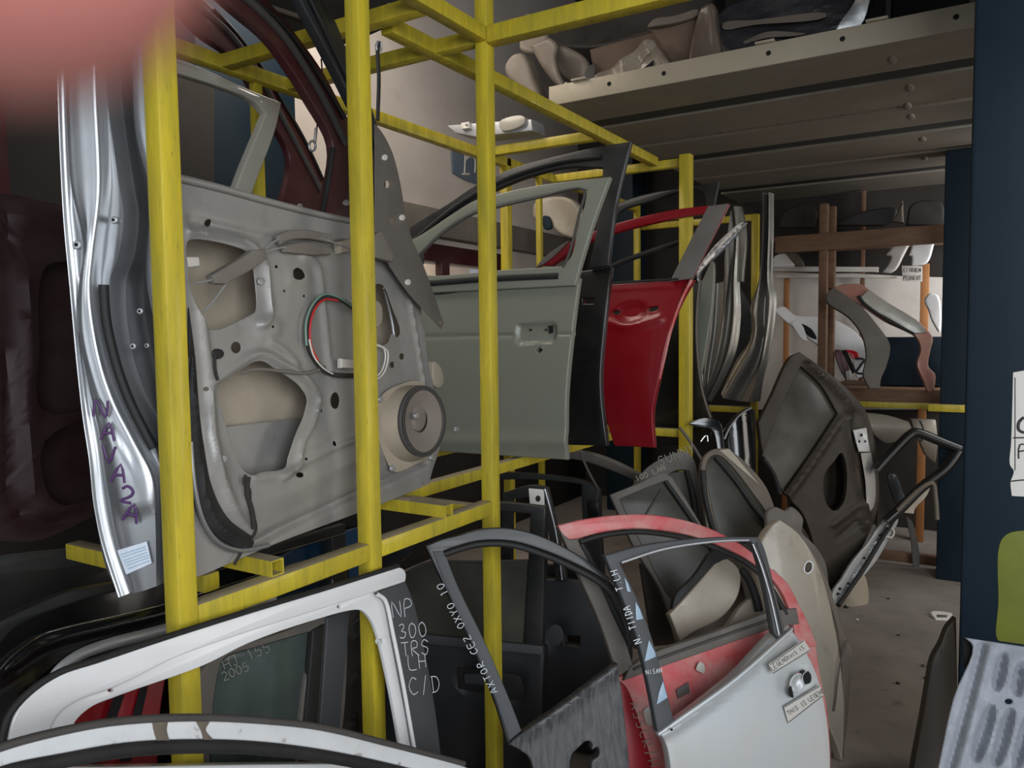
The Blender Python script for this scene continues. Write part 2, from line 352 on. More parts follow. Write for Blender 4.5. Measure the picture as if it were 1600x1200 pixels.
def write(t, text, x, y, h, ang, m, r=.0016, z=.001, wide=.62, gap=.28, name='lettering', to=None, jit=.05, label=None):
    """Hand-written capitals; x, y the foot of the first letter in photo pixels, ang its baseline turn (clockwise)."""
    ca, sa = math.cos(math.radians(ang)), math.sin(math.radians(ang)); S = []; cx = 0
    for ch in text:
        for st in FONT[ch]:
            pts = []
            for q in st.split():
                u, v = map(float, q.split(',')); u += random.uniform(-jit, jit); v += random.uniform(-jit, jit)
                X, Y = (cx + u * wide) * h, -v * h
                q2 = t.pl.at(x + X * ca - Y * sa, y + X * sa + Y * ca, z); pts.append((q2[0], q2[1], False))
            S.append([(p[0], p[1], 0) for p in smooth(pts, False, 3)])
        cx += wide + gap
    me = curve_mesh(S, '3D', bevel=r, closed=False, res=1)
    for v in me.vertices: v.co.z = v.co.z * .25 + z
    return ob(name, me, m, t.host(name, to), label=label)

def strips(curves, rows=140, sub=4, extra=None):
    """Sheet pressed along flowing lines: curves = (photo polyline, depth) from one edge to the other, all on plane pl."""
    K = []
    for P, hgt in curves:
        d = [0]
        for i in range(1, len(P)): d.append(d[-1] + math.hypot(P[i][0] - P[i - 1][0], P[i][1] - P[i - 1][1]))
        t = np.linspace(0, d[-1], rows); K.append((np.interp(t, d, [p[0] for p in P]), np.interp(t, d, [p[1] for p in P]), hgt))
    cols = []
    for i in range(len(K) - 1):
        (x0, y0, h0), (x1, y1, h1) = K[i], K[i + 1]
        for j in range(sub + (1 if i == len(K) - 2 else 0)):
            f = j / sub; g = .5 - .5 * math.cos(math.pi * f); cols.append((x0 + (x1 - x0) * f, y0 + (y1 - y0) * f, np.full(rows, h0 + (h1 - h0) * g)))
    V = np.array([[(cx[r], cy[r], cz[r]) for r in range(rows)] for cx, cy, cz in cols])
    if extra:
        for poly, hh, sf in extra:
            P = V[:, :, :2].reshape(-1, 2); s = seg_dist(P, poly, True) * np.where(inside(P, poly), 1, -1)
            V[:, :, 2] += (hh * np.clip(s / sf * .5 + .5, 0, 1)).reshape(V.shape[:2])
    n = len(cols); me = bpy.data.meshes.new('s')
    vf = [tuple(v) for v in V.reshape(-1, 3)]; vb = [(x, y, z - .002) for x, y, z in vf]; N = len(vf); F = []
    for i in range(n - 1):
        for r in range(rows - 1):
            q = (i * rows + r, (i + 1) * rows + r, (i + 1) * rows + r + 1, i * rows + r + 1)
            F.append(q[::-1]); F.append(tuple(k + N for k in q))
    rim = [i * rows for i in range(n)] + [(n - 1) * rows + r for r in range(1, rows)] + [i * rows + rows - 1 for i in range(n - 2, -1, -1)] + [r for r in range(rows - 2, 0, -1)]
    for i in range(len(rim)): F.append((rim[i], rim[(i + 1) % len(rim)], rim[(i + 1) % len(rim)] + N, rim[i] + N))
    me.from_pydata(vf + vb, [], F); bm = bmesh.new(); bm.from_mesh(me); bmesh.ops.recalc_face_normals(bm, faces=bm.faces); bm.to_mesh(me); bm.free()
    shade(me, 55); return me
# ================================================================== the setting
def box(name, b, m, bevel=.003): return struct(name, boxmesh(*b, bevel=bevel), m)
box('floor', (-3.4, 2.8, -4.2, 6.8, -.1, 0), 'concrete', 0)
wl = Pl(o=(-3.2, 0, 0), a=90)
struct('wall_left', sheet([(-4.2, 0), (6.7, 0), (6.7, 4.5), (-4.2, 4.5)], [[(3.75, 1.3), (5.05, 1.3), (5.05, 2.0), (3.75, 2.0)]], .12, 0), 'wall_paint').matrix_world = wl.mw()
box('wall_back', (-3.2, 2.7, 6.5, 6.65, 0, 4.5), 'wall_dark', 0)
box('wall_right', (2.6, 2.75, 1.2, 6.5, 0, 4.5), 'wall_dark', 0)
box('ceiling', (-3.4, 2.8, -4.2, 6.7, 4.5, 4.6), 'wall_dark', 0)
wt = T('window_1', 'small window with maroon frame high in the white left wall', 'window', wl); wt.e['kind'] = 'structure'
wt.S('window_frame', [(3.70, 1.25), (5.10, 1.25), (5.10, 2.12), (3.70, 2.12)], 'maroon', [[(3.8, 1.3), (4.33, 1.3), (4.33, 2.0), (3.8, 2.0)], [(4.42, 1.3), (5.0, 1.3), (5.0, 2.0), (4.42, 2.0)]], .06, .03)
box('wall_left_unlit', (-3.2, -2.86, -4.2, 1.72, 0, 4.5), 'wall_dark', 0)  # dark section added so the near left wall reads as unlit
box('shade_band_left', (-3.2, -3.14, 1.7, 6.5, 0, 1.15), 'wall_dark', .005)  # dark band added to keep the wall under the shelf in shade
box('trim_1', (-3.2, -3.1, 3.2, 6.4, 2.16, 2.34), 'plastic_grey', .005)
box('wall_outside', (-4.5, -4.35, 2.6, 6.4, 0, 3.2), 'wall_paint', 0)
q_ = Pl(946, 400, y=6.0).o; box('wall_column_back', (q_.x, Pl(989, 400, y=6.0).o.x, 6.0, 6.3, 0, 4.5), 'blue_steel', .01)
tag(ob('blue_column', boxmesh(-3.1, -2.78, 2.12, 2.66, 0, 4.5, .01), 'blue_steel'), kind='structure').name = 'wall_column_left'
# the two blue columns on the right
near = Pl(1506, 700, D=2.32, a=0); o = near.o
colm = thing('blue_column', 'dark blue steel column close by with sticker and olive paint patch', 'column', Matrix.Translation((o.x, o.y, 0)))
ob('shaft', boxmesh(0, .36, 0, .3, 0, 4.5, .012), 'blue_steel', colm)
cp = T('x', 'x', 'x', near); bpy.data.objects.remove(cp.e); cp.e = colm
def on_col(o):
    o.matrix_parent_inverse = colm.matrix_basis.inverted() @ near.mw(); return o
on_col(cp.S('paint_patch', '1562,850 1575,834 1600,829 1640,828 1640,1012 1600,1007 1572,1003 1559,1000 1560,940', 'olive_paint', thick=.0015, z=.0012, label='olive green spray paint patch'))
on_col(cp.S('sticker', '1583,582c 1640,572c 1640,778c 1581,775c 1579,754 1584,736 1578,726 1580,690', 'paper_plain', thick=.001, z=.001, label='torn cream poster'))
on_col(cp.W('sticker_line', '1586,590c 1586,735c', 'ink_dark', .0012, .0016, flat=.3))
on_col(cp.W('sticker_line', '1583,684c 1640,684c', 'ink_dark', .002, .0016, flat=.3))
on_col(cp.W('sticker_line', '1580,752c 1600,750 1640,752c', 'ink_dark', .002, .0016, flat=.3))
on_col(cp.W('sticker_print', '1600,652 1592,660 1592,672 1600,676', 'ink_dark', .004, .0016, flat=.3))
on_col(write(cp, 'P', 1592, 716, 22, 0, 'ink_dark', .002, .002, name='sticker_print'))
far_c = Pl(1462, 905, z=0.0, a=0).o
tag(ob('blue_column', boxmesh(far_c.x, far_c.x + .42, far_c.y, far_c.y + .23, 0, 2.54, .01), 'blue_steel'), 'dark blue steel column farther back, half hidden behind the near column', 'column')

# ================================================================== yellow rack
rk = thing('storage_rack', 'yellow welded square-tube storage rack holding the car doors', 'rack', Matrix.Translation((-1.275, .896, 0)))
R0 = Vector((-1.275, .896, 0))
def rp(name, b, bev=.004):
    return ob(name, boxmesh(b[0] - R0.x, b[1] - R0.x, b[2] - R0.y, b[3] - R0.y, b[4], b[5], bev), 'yellow', rk)
def post(x, y, w, top): rp('post', (x - w / 2, x + w / 2, y - w / 2, y + w / 2, 0, top))
W_ = .0425
for x, y, wd, tp in ((-1.275, .896, W_, 2.75), (-1.275, 1.421, W_, 2.75), (-1.275, 1.972, W_, 2.75), (-2.12, 1.85, .032, 2.4), (-2.1, 3.43, .045, 2.4), (-2.1, 3.78, .03, 2.4),
                    (-1.3, 3.88, .058, 2.4), (-1.3, 5.3, .046, 2.28), (-2.1, 5.2, .04, 2.4)): post(x, y, wd, tp)
h = W_ / 2
def ybeam(x, y0, y1, top, wd=W_): rp('beam', (x - wd / 2, x + wd / 2, y0, y1, top - wd, top))
def xbeam(y, x0, x1, top, wd=W_): rp('cross_beam', (x0, x1, y - wd / 2, y + wd / 2, top - wd, top))
ybeam(-1.275, .896 + h, 1.421 - h, .998); ybeam(-1.275, 1.421 + h, 1.972 - h, .998)
ybeam(-1.275, .3, 1.972 - h, 2.4); ybeam(-1.46, 1.75, 3.85, 2.4, .045); ybeam(-2.1, 1.2, 5.2, 2.4, .045)
ybeam(-1.62, 1.97, 3.85, .998); ybeam(-2.1, 1.97, 5.2, .998)
xbeam(1.06, -1.93, -1.40, .998, .04); xbeam(1.972, -2.1, -1.30, .975); xbeam(3.9, -2.1, -1.33, .998); xbeam(5.3, -2.1, -1.32, .995)
xbeam(1.972, -2.1, -1.297, 2.4); xbeam(1.972, -1.253, .9, 2.4, .05); xbeam(1.70, -2.1, -1.297, 2.4); xbeam(3.2, -2.1, -1.48, 2.4); xbeam(3.95, -2.1, -1.33, 2.4); xbeam(5.3, -2.1, -1.32, 2.28)
def sqtube(x0, x1, y, z0, s, t=.003):
    bm = bmesh.new(); rings = []
    for x, k in ((x0, s / 2), (x1, s / 2), (x1, s / 2 - t), (x0, s / 2 - t)):
        rings.append([bm.verts.new((x - R0.x, y + a * k - R0.y, z0 + s / 2 + b * k)) for a, b in ((-1, -1), (1, -1), (1, 1), (-1, 1))])
    for r in range(4):
        A, B = rings[r], rings[(r + 1) % 4]
        for i in range(4): bm.faces.new((A[i], A[(i + 1) % 4], B[(i + 1) % 4], B[i]))
    bmesh.ops.recalc_face_normals(bm, faces=bm.faces); me = bpy.data.meshes.new('t'); bm.to_mesh(me); bm.free()
    ob('support_stub', me, 'yellow', rk)
sqtube(-1.7, -1.262, 1.118, .998, .034); sqtube(-2.1, -1.25, 1.72, .998, .034)

# ================================================================== silver pickup door on the shelf
pn = Pl(590, 792, z=1.037, a=97.4, L=2.5)
nv = T('car_door_shell', 'bare silver car door shell with exposed inner panel and speaker on the yellow shelf', 'car door', pn)
holes = ['293,379 301,374 366,385 388,396 396,420 398,485 388,493 334,516 319,506 301,463 293,413',
 '340,606 366,585 405,564 430,578 466,603 479,625 475,647 460,682 451,712 446,730 407,738 392,742 376,728 357,677 347,640',
 '560,470 585,445 600,447 615,485 626,517 622,527 612,522 607,535 586,540 565,520',
 '452,424 458,419 467,424 470,432 462,438 452,434']
ho = [smooth(pp(pn, q)) for q in holes] + [ell(pn, *q) for q in ((369, 543, 8, 9), (519, 626, 7, 13), (613, 570, 4, 5), (628, 557, 4, 5), (328, 348, 5, 6), (467, 742, 6, 4), (320, 608, 3), (429, 417, 2.5), (500, 642, 2), (517, 693, 2.5, 4), (662, 756, 2.5), (475, 717, 2), (440, 455, 2), (420, 511, 2), (470, 463, 2))]
nv.S('inner_panel', '258,276c 300,287 345,297c 420,318 500,338 548,348c 596,352c 625,395 650,440 660,500 668,560 676,600 684,640 690,685 676,735 670,757c 590,790 430,850 320,897 258,920c', 'silver_dusty', ho, .0025, 0.0, [
 ('ridge', '296,362 345,366 390,380 410,408 416,450 418,490 405,508', .009, .009),
 ('ridge', '470,400 492,415 500,470 507,530 512,580', .014, .010),
 ('step', '425,412 478,404 492,430 498,500 506,570 540,590 560,600 590,620 560,700 500,720 470,700 500,640 470,590 420,560 400,500 422,470', .010, .05),
 ('ridge', '335,596 366,573 405,552 436,567 476,592 494,622 488,655 470,690 462,728 440,745', .009, .008),
 ('ridge', '396,746 440,742 475,722 520,698 560,684 600,680', .010, .006),
 ('step', '300,780 330,826 400,800 470,772 548,742 600,722 600,690 540,705 480,742 430,765 360,752 330,700', .009, .03),
 ('ridge', '306,420 312,470 318,530 326,590 330,660 340,730 362,800 395,838', .012, .010),
 ('ridge', '270,640 300,720 310,790 345,842 392,850 450,822 560,770 668,722', .010, -.012),
 ('ridge', '640,470 655,560 668,640 676,690', .008, .008),
 ('ridge', '300,345 400,368 470,380 540,382', .012, -.007),
 ('step', '446,414 474,412 482,436 470,446 446,444', .004, .01), ('step', '402,500 432,502 430,524 404,526', .004, .01),
 ('ridge', '420,535 440,548 460,570', .008, .005)], .009, .0008, ang=50)
nv.S('outer_skin', '262,300c 345,310 548,360c 600,420 660,500 668,560 684,640 686,690 668,715c 592,745 430,800 300,850c 262,850c', 'plastic_beige', thick=.002, z=-.095, label='inside face of the outer skin')
nv.S('door_seal_channel', '296,480c 306,560 312,640 320,700 332,760 356,808 394,838c 393,856 345,842 314,795 302,720 297,640', 'rubber', thick=.006, z=.012, disp=[('ridge', '298,560 305,640 311,720 323,785 350,830 392,848', .006, .008)], cut=.01, label='black lower corner of the inner panel')
nv.W('door_seal', '298,690 304,760 318,815 342,848 378,860 420,852', 'silver', .005, .012, label='bright rolled edge below the seal')
nv.S('stiffener', '345,668c 480,652c 480,745c 345,760c', 'silver_dusty', thick=.002, z=-.065)
nv.W('window_ledge', '262,274c 345,294 420,315 500,335 548,345c', 'silver_dusty', .008, .004)
# B pillar shut face, A pillar, header
pe = Pl(o=(-1.344, .902, 1.04), a=27.9, L=0)
ve = T('x', 'x', 'x', pe); bpy.data.objects.remove(ve.e); ve.e = nv.e
def on_nv(o): o.matrix_parent_inverse = nv.e.matrix_basis.inverted() @ pe.mw(); return o
sfc = lambda q: smooth(pp(pe, q), False, 6)
SF = [('85,-160 84,60 87,150 90,250 98,350 107,450 115,560 122,640 132,700 139,735 138,770 146,830 159,890 181,936c', -.014),
 ('91,-160 90,60 93,200 100,340 110,450 120,560 130,650 140,718 147,785 160,850 186,933c', .002),
 ('95,-160 94,60 97,200 104,340 114,450 124,560 134,650 144,716 151,788 164,850 191,932c', -.004),
 ('101,-160 100,60 102,200 108,325 119,440 121,520 133,620 147,688 157,765 172,845 200,929c', -.010),
 ('107,-160 105,60 107,200 115,300 137,376 126,440 124,520 141,600 158,670 168,740 184,825 210,926c', .004),
 ('130,-160 128,60 130,160 138,300 140,376 133,440 134,520 150,590 172,650 192,720 206,815 228,921c', .007),
 ('150,-160 149,60 150,150 155,300 144,400 140,460 153,550 174,622 208,690 238,745 244,805 246,915c', .004),
 ('157,-160 156,60 158,150 164,290 154,385 148,450 161,550 184,618 216,682 245,745 250,805 251,914c', -.020),
 ('161,-160 160,60 164,150 181,280 189,332 182,395 168,440 176,540 198,615 230,680 252,745 254,805 254,914c', -.008),
 ('166,-160 165,60 169,150 187,280 195,332 188,395 175,440 183,540 206,615 238,680 255,745 257,805 257,914c', -.048),
 ('200,-160 200,60 204,200 227,300 221,430 233,500 248,560 256,620 259,700 260,805 260,913c', -.018),
 ('206,-160 206,60 210,200 233,300 227,430 239,500 254,560 261,620 262,700 262,805 262,913c', -.012),
 ('236,-160 236,60 240,200 252,300 262,430 268,500 270,620 270,700 269,805 266,910c', -.010)]
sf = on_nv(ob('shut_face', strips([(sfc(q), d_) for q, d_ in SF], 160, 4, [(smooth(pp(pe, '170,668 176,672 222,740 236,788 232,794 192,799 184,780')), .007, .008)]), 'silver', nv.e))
sf.data.materials.append(M['dark_steel'])   # lower lock face is black paint; above it a dark reflection is painted in
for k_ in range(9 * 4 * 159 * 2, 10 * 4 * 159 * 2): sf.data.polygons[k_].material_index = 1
on_nv(ve.W('weatherstrip', '162,445 166,500 182,570 205,632 240,700', 'rubber', .009, .004))
for x, y, r in ((117, 382, 7), (175, 343, 6), (216, 486, 5), (205, 541, 5), (227, 540, 4)):
    bo = on_nv(ve.S('bolt', ell(pe, x, y, r), 'galv', thick=.006, z=-.004)); ve.S('bolt_socket', ell(pe, x, y, r * .45), 'hole', thick=.002, z=-.0032, to=bo)
lb = on_nv(ve.S('label', '183,860c 229,846c 237,880c 197,898c', 'paper', thick=.001, z=.0105, label='white type label with fine print'))
for k in range(6):
    a = k / 6; ve.W('print', f'{188 + a * 14:.0f},{867 + a * 26:.0f}c {228 + a * 7:.0f},{854 + a * 26:.0f}c', 'tape_blue', .0010, .0110, flat=.2, to=lb)
for ch, x, y, s, r in (('N', 147, 650, 25, 6), ('A', 157, 687, 28, 4), ('V', 160, 722, 26, 2), ('A', 174, 752, 28, 8), ('2', 188, 783, 24, 10), ('A', 192, 813, 28, 14)):
    on_nv(write(ve, ch, x, y, s, r, 'marker', .0028, .014, .75, name='marker_writing'))
nv.S('window_frame', '430,-95c 467,-5 508,73 546,149 582,232 586,352c 604,352c 600,240 575,150 546,86 524,32 499,-8 470,-85c', 'dark_steel', thick=.03, z=-.03, label='dark front pillar of the window frame')
nv.W('window_channel', '448,-70c 485,0 522,78 560,160 586,235', 'rubber', .006, -.022)
nv.S('window_header', '86,-150c 105,-265 300,-275 430,-95c 470,-85c 320,-320 60,-325 40,-150c', 'silver', thick=.04, z=-.03)
nv.S('gusset', '586,193c 598,208 614,240 626,288 634,335 642,368 660,410 680,465 694,506c 690,514c 675,498 640,460 615,425 598,398 586,386c', 'dust_grey', [ell(pn, 614, 346, 5, 6, h=.03), ell(pn, 605, 288, 4, 6, h=.03), ell(pn, 688, 504, 2.5, h=.03)], .003, .03)
nv.W('gusset_flange', '588,385 615,425 645,462 688,510', 'dark_steel', .004, .026)
for x, y in ((629, 340), (602, 246), (638, 441)): nv.S('bolt', ell(pn, x, y, 4, 5, h=.034), 'wire_white', thick=.006, z=.035)
nv.S('handle_bracket', '586,368c 596,362 612,391c 616,400 612,409c 586,402c', 'plastic_grey', thick=.02, z=.045)
nv.S('latch_cover', '332,430c 392,394 396,390c 414,389c 418,404c 400,418 354,444c 338,443c', 'plastic_grey', thick=.022, z=.03, label='grey foam sleeve on the lock rods')
nv.S('cable_guide', '433,368c 452,360 482,359 520,366c 520,380c 480,373 452,376 440,382c', 'plastic_grey', thick=.014, z=.022)
nv.S('cable_guide', '442,384c 480,378 520,388c 518,398c 490,399c 446,394c', 'plastic_grey', thick=.014, z=.022)
for q in ('415,388 425,380 437,372', '414,394 430,389 446,386', '302,443 318,440 336,436', '500,372 525,380 550,390', '355,440 335,468 318,487'): nv.W('lock_rod', q, 'galv', .0022, .022)
nv.S('lock_clip', '293,401c 312,401c 314,416c 295,418c', 'wire_white', thick=.02, z=-.01)
nv.S('lock_clip', '530,378c 552,372c 552,392c 532,396c', 'plastic_beige', thick=.02, z=.02)
L1 = '586,512 560,488 532,468 508,464 490,478 481,505 482,540 495,566 512,582 540,587 586,585'
nv.W('wire_harness', L1, 'string', .006, .018); nv.W('wire', '560,486 530,465 507,460 489,475 478,505 479,540', 'wire_green', .0028, .026)
nv.W('wire', '528,470 508,468 493,481 485,507 486,540 497,563', 'wire_red', .0026, .026); nv.W('wire', '483,530 490,556 505,575 520,584', 'wire_white', .0022, .026)
for q in ('586,540 600,545 602,560 596,580 588,588', '588,538 605,548 606,562 600,582 590,592'): nv.W('wire', q, 'wire_white', .0025, .02)
nv.S('plug', '534,560c 560,562c 560,576c 534,575c', 'wire_white', thick=.016, z=.025)
nv.W('cable', '376,583c 400,577 440,580 482,583 508,573', 'plastic_grey', .004, .014)
nv.S('grommet', ell(pn, 338, 553, 9, 8), 'rubber', thick=.012, z=.008); nv.W('lock_pull', '336,556 336,575 340,594', 'rubber', .003, .012)
nv.S('motor', '578,470 596,475 598,500 590,512 578,510', 'plastic_beige', thick=.05, z=-.02)
nv.W('regulator_rail', '600,450 612,500 616,530', 'galv', .005, -.03)
A_ = [(590, 680), (588, 640), (596, 618), (625, 600), (655, 596), (676, 618), (684, 650), (684, 690), (676, 712), (650, 725), (620, 738), (612, 735), (602, 716)]
spk = nv.S('speaker_flange', smooth([(*pn.at(x, y, .008), False) for x, y in A_]), 'plastic_beige', thick=.006, z=.012)
B0 = ell(pn, 640, 662, 44, 60, 40, h=.012); B1 = ell(pn, 659, 658, 36, 56, 40, h=.06)
ob('speaker_pod', loft(B0, .012, B1, .06), 'plastic_beige', spk)
r1, r2, r3, r4 = ell(pn, 659, 658, 36, 56, 40, h=.062), ell(pn, 660, 658, 30, 49, 40, h=.062), ell(pn, 657, 656, 12, 20, 40, h=.045), ell(pn, 657, 656, 9, 15, 40, h=.052)
nv.S('speaker_ring', r1, 'rubber_grey', [r2], .012, .068, to=spk)
ob('speaker_cone', loft(r2, .063, r3, .042), 'cone', spk); ob('speaker_dust_cap', loft(ell(pn, 654, 652, 12, 21, 40, h=.042), .041, ell(pn, 653, 651, 6, 10, 40, h=.05), .05, True), 'cone', spk)
ob('speaker_frame', loft(ell(pn, 660, 658, 33, 53, 40, h=.066), .0685, ell(pn, 660, 658, 30, 49, 40, h=.06), .066), 'rubber', spk)
for x, y in ((596, 624), (615, 732), (627, 650), (652, 715), (692, 672)): nv.S('bolt', ell(pn, x, y, 4, 5, h=.02), 'galv', thick=.008, z=.02 if x < 620 else .072)
nv.S('hinge', '678,565 690,575 694,595 688,606 679,600', 'plastic_beige', thick=.04, z=-.03)
nv.W('string', '384,742 382,755 390,765 391,790 400,828 380,858 366,882', 'string', .003, .012, label='black cord hanging from the lower opening')
nv.W('string', '388,745 386,770 394,800 397,826', 'string', .0055, .012)
for x, y in ((346, 717), (405, 440)): nv.S('bolt', ell(pn, x, y, 6), 'galv', thick=.004, z=.008)

# ================================================================== doors standing behind it
g1 = 'maroon car doors behind the silver door'
pm = Pl(40, 842, z=1.003, a=97, L=3)
m1 = T('car_door_shell', 'dark maroon car door whose inner panel shows at the far left edge', 'car door', pm, g1)
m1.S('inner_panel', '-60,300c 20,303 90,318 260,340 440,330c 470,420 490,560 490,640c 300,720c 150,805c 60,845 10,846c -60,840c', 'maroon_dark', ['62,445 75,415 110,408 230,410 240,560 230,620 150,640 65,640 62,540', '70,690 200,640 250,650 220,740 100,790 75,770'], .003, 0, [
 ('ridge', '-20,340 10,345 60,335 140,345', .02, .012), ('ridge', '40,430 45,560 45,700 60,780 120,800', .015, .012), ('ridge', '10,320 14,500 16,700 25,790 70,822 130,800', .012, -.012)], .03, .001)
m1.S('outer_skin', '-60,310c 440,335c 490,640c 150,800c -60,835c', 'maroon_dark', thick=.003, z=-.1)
m1.S('window_frame', '-60,-200c -60,305c 18,305c 12,200 14,100 30,-60 100,-140 200,-90 250,-20 312,51 369,95 413,171 453,244 440,322c 505,335c 508,288 476,212 438,149 407,98 362,38 299,-20 200,-150 60,-210', 'maroon', thick=.03, z=0)
m1.W('weatherstrip', '310,10 355,48 395,100 427,158 462,222 503,300', 'rubber_grey', .010, .004)
m1.W('weatherstrip', '335,15 372,55 411,108 442,160 478,222 506,282', 'rubber', .005, .004)
m1.S('bolt', ell(pm, 468, 322, 4), 'galv', thick=.005, z=.004)
pm2 = Pl(520, 420, x=-1.66, a=97, L=3)
m2 = T('car_door_shell', 'second maroon car door, only its curved window frame showing above the silver door', 'car door', pm2, g1)
m2.S('window_frame', '150,-190 250,-95 365,13 422,63 457,111 486,158 521,225 512,300 499,336c 548,345c 552,240 546,190 533,165 508,117 476,70 438,22 391,-30 300,-130 200,-200', 'maroon', thick=.03)
m2.W('weatherstrip', '375,-10 412,22 448,62 478,108 508,160 540,225', 'rubber_grey', .012, .004); m2.W('weatherstrip', '388,-5 430,26 468,72 502,124 538,185', 'rubber', .006, .004)
m2.W('seal', '520,232 512,290 502,338', 'rubber', .008, .004)
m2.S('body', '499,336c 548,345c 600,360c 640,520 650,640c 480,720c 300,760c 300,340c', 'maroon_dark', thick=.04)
m2.S('bolt', ell(pm2, 540, 317, 5), 'galv', thick=.005, z=.004)
pg = Pl(380, 300, x=-1.92, a=95, L=2)
g = T('car_door_shell', 'pale grey window frame of a car door behind the maroon frames', 'car door', pg)
g.S('window_frame', '240,84c 283,93 397,143 440,160c 430,205 395,300 380,360c 355,360c 367,301 416,177c 397,158 283,116 240,106c', 'grey_clear', thick=.03, disp=[('ridge', '240,95c 283,104 405,155c', .006, .008)], cut=.03)
g.S('body', '240,355c 380,360c 470,370c 480,640c 240,760c', 'silver', thick=.04)
b_ = Pl(312, 280, x=-2.72, a=90)
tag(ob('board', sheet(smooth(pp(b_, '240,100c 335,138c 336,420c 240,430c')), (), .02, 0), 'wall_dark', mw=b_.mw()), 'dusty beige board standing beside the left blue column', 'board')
# hanging bits
ph = Pl(490, 190, x=-1.80, a=90)
hk = T('hook', 'small metal hook hanging on a cord in front of the white wall', 'hook', ph)
hk.W('cord', '502,92c 503,110 500,150 496,190 494,215', 'string', .0025); hk.W('eyelet', [ph.at(488 + 5 * math.cos(t), 228 + 8 * math.sin(t)) for t in [i * math.pi / 6 for i in range(12)]], 'galv', .004, closed=True); hk.W('shank', '494,200 492,222', 'wire_white', .005)
pb = Pl(593, 60, x=-1.36, a=90)
bs = T('strap', 'black rubber strap hanging from the top beam beside the middle post', 'strap', pb)
bs.W('band', '592,66c 590,80 592,120 590,188c', 'rubber', .007, flat=.5); bs.W('buckle', '588,70 594,66 596,76 590,82', 'galv', .003, closed=True)
pj = Pl(615, 14, x=-1.5, a=90)
jr = T('glass_jar', 'small yellowish glass bulb resting under the roof above the middle post', 'bulb', pj)
jr.S('bulb', ell(pj, 615, 14, 7, 7), 'olive_paint', thick=.022, z=.01, bevel=.008); jr.S('cap', '610,4c 621,4c 621,9c 610,9c', 'galv', thick=.016, z=.008)

# ================================================================== second bay: doors filed across the shelf
g2 = 'car doors filed across the middle shelf'
p = Pl(880, 719, z=1.012, a=2, L=6)
d = T('car_door_shell', 'grey-green car door with a square handle recess, first of the doors filed on the shelf', 'car door', p, g2)
d.S('skin', '640,440c 664,458 745,450 860,446 882,443 900,432c 893,520 884,620 880,719c 790,713 690,706 640,700c', 'greygreen', [ell(p, 842, 547, 5, 5, 4)], .035, 0, [('barrel', .03), ('ridge', '640,527c 672,526 800,524', .006, -.007), ('ridge', '872,522 900,521', .006, -.007), ('step', '808,507c 860,505c 866,508 866,530 861,534c 812,537c 807,532 807,512', -.016, .007), ('ridge', '640,690c 790,690 880,690', .03, .012)], .008)
d.S('window_frame', '640,420c 668,430 780,422 878,416c 892,400 902,360 912,325 917,297c 905,294 870,300 840,306 776,321 740,331 688,363 654,397 640,412c 628,380c 652,370 710,332 742,313 774,304 826,292 880,284 953,276c 928,345 908,410 898,446c 780,452 664,458 640,460c', 'greygreen', thick=.03, z=0)
d.W('belt_strip', '650,443c 664,443 745,437 800,434 872,431c', 'rubber', .013, .002, flat=.4); d.W('window_channel', '654,400 690,366 740,334 776,324 840,309 912,297 905,335 890,395 880,418', 'rubber_grey', .006, -.002)
d.S('mirror_seal', '645,395c 640,425c 652,428 662,400', 'rubber', thick=.01, z=.004)
d.S('lock_plate', '857,509c 864,508c 864,520c 858,521c', 'hole', thick=.004, z=-.008)
for x in (828, 852): d.S('screw_hole', ell(p, x, 515, 1.8), 'hole', thick=.003, z=-.006)
p = Pl(944, 697, y=2.87, a=0, L=5)
d = T('car_door_shell', 'black car door with an arched window frame, between the grey-green and the red door', 'car door', p, g2)
d.S('skin', '640,450c 780,440 950,415c 943,520 938,600 944,697c 640,690c', 'black_paint', [ '908,466c 925,466c 925,474c 908,474c'], .035, 0, [('barrel', .03)], .04)
d.S('window_frame', '640,420c 640,355c 652,347 700,318 742,290 800,263 880,241 940,228 985,221c 962,320 950,415c 920,420c 935,340 942,262c 880,262 800,285 745,312 700,345 640,400', 'charcoal', thick=.03, z=0, label='dusty black window frame')
d.W('window_channel', '645,378 700,332 745,302 800,275 880,252 940,245', 'rubber', .012, .002)
p = Pl(1018, 700, z=1.003, a=0, L=5)
d = T('car_door_shell', 'bright red car door with a grey rear pillar, beside the yellow post', 'car door', p, g2)
d.S('skin', '930,445c 945,443 1010,438 1080,435c 1060,475 1045,520 1030,590 1018,645 1018,700c 955,697c 946,660 940,600 938,520 930,480c', 'red', ['1008,482c 1013,479 1027,478c 1024,484 1009,487c', '952,487 962,484 966,487 962,491'], .035, 0, [('barrel', .035), ('step', '966,482 985,474 1000,476 1006,486 995,498 975,500 964,492', -.014, .018), ('ridge', '938,500c 975,510 1030,497', .02, .008)], .009)
d.S('window_frame', '845,414c 835,420 848,405 880,383 950,353 1050,328 1138,318c 1080,435c 1046,440c 1105,333c 1050,342 960,364 900,388 862,415c', 'red', thick=.03, z=0, label='red window frame')
d.S('pillar_cover', '1106,322c 1138,318c 1082,435c 1046,440c', 'dust_grey', thick=.006, z=.005, label='brownish grey rear pillar cover')
d.S('front_sail', '838,418 850,402 890,375 860,405', 'dust_grey', thick=.006, z=.004)
d.W('belt_strip', '935,444 1010,439 1060,436', 'rubber', .006, .003)
d.W('edge', '1080,437 1062,475 1047,520 1038,560 1030,592', 'red_dusty', .006, -.01)
p = Pl(1060, 690, y=3.985, a=0, L=3)
d = T('car_door_shell', 'black car door behind the red one with a slim dark window frame', 'car door', p, g2)
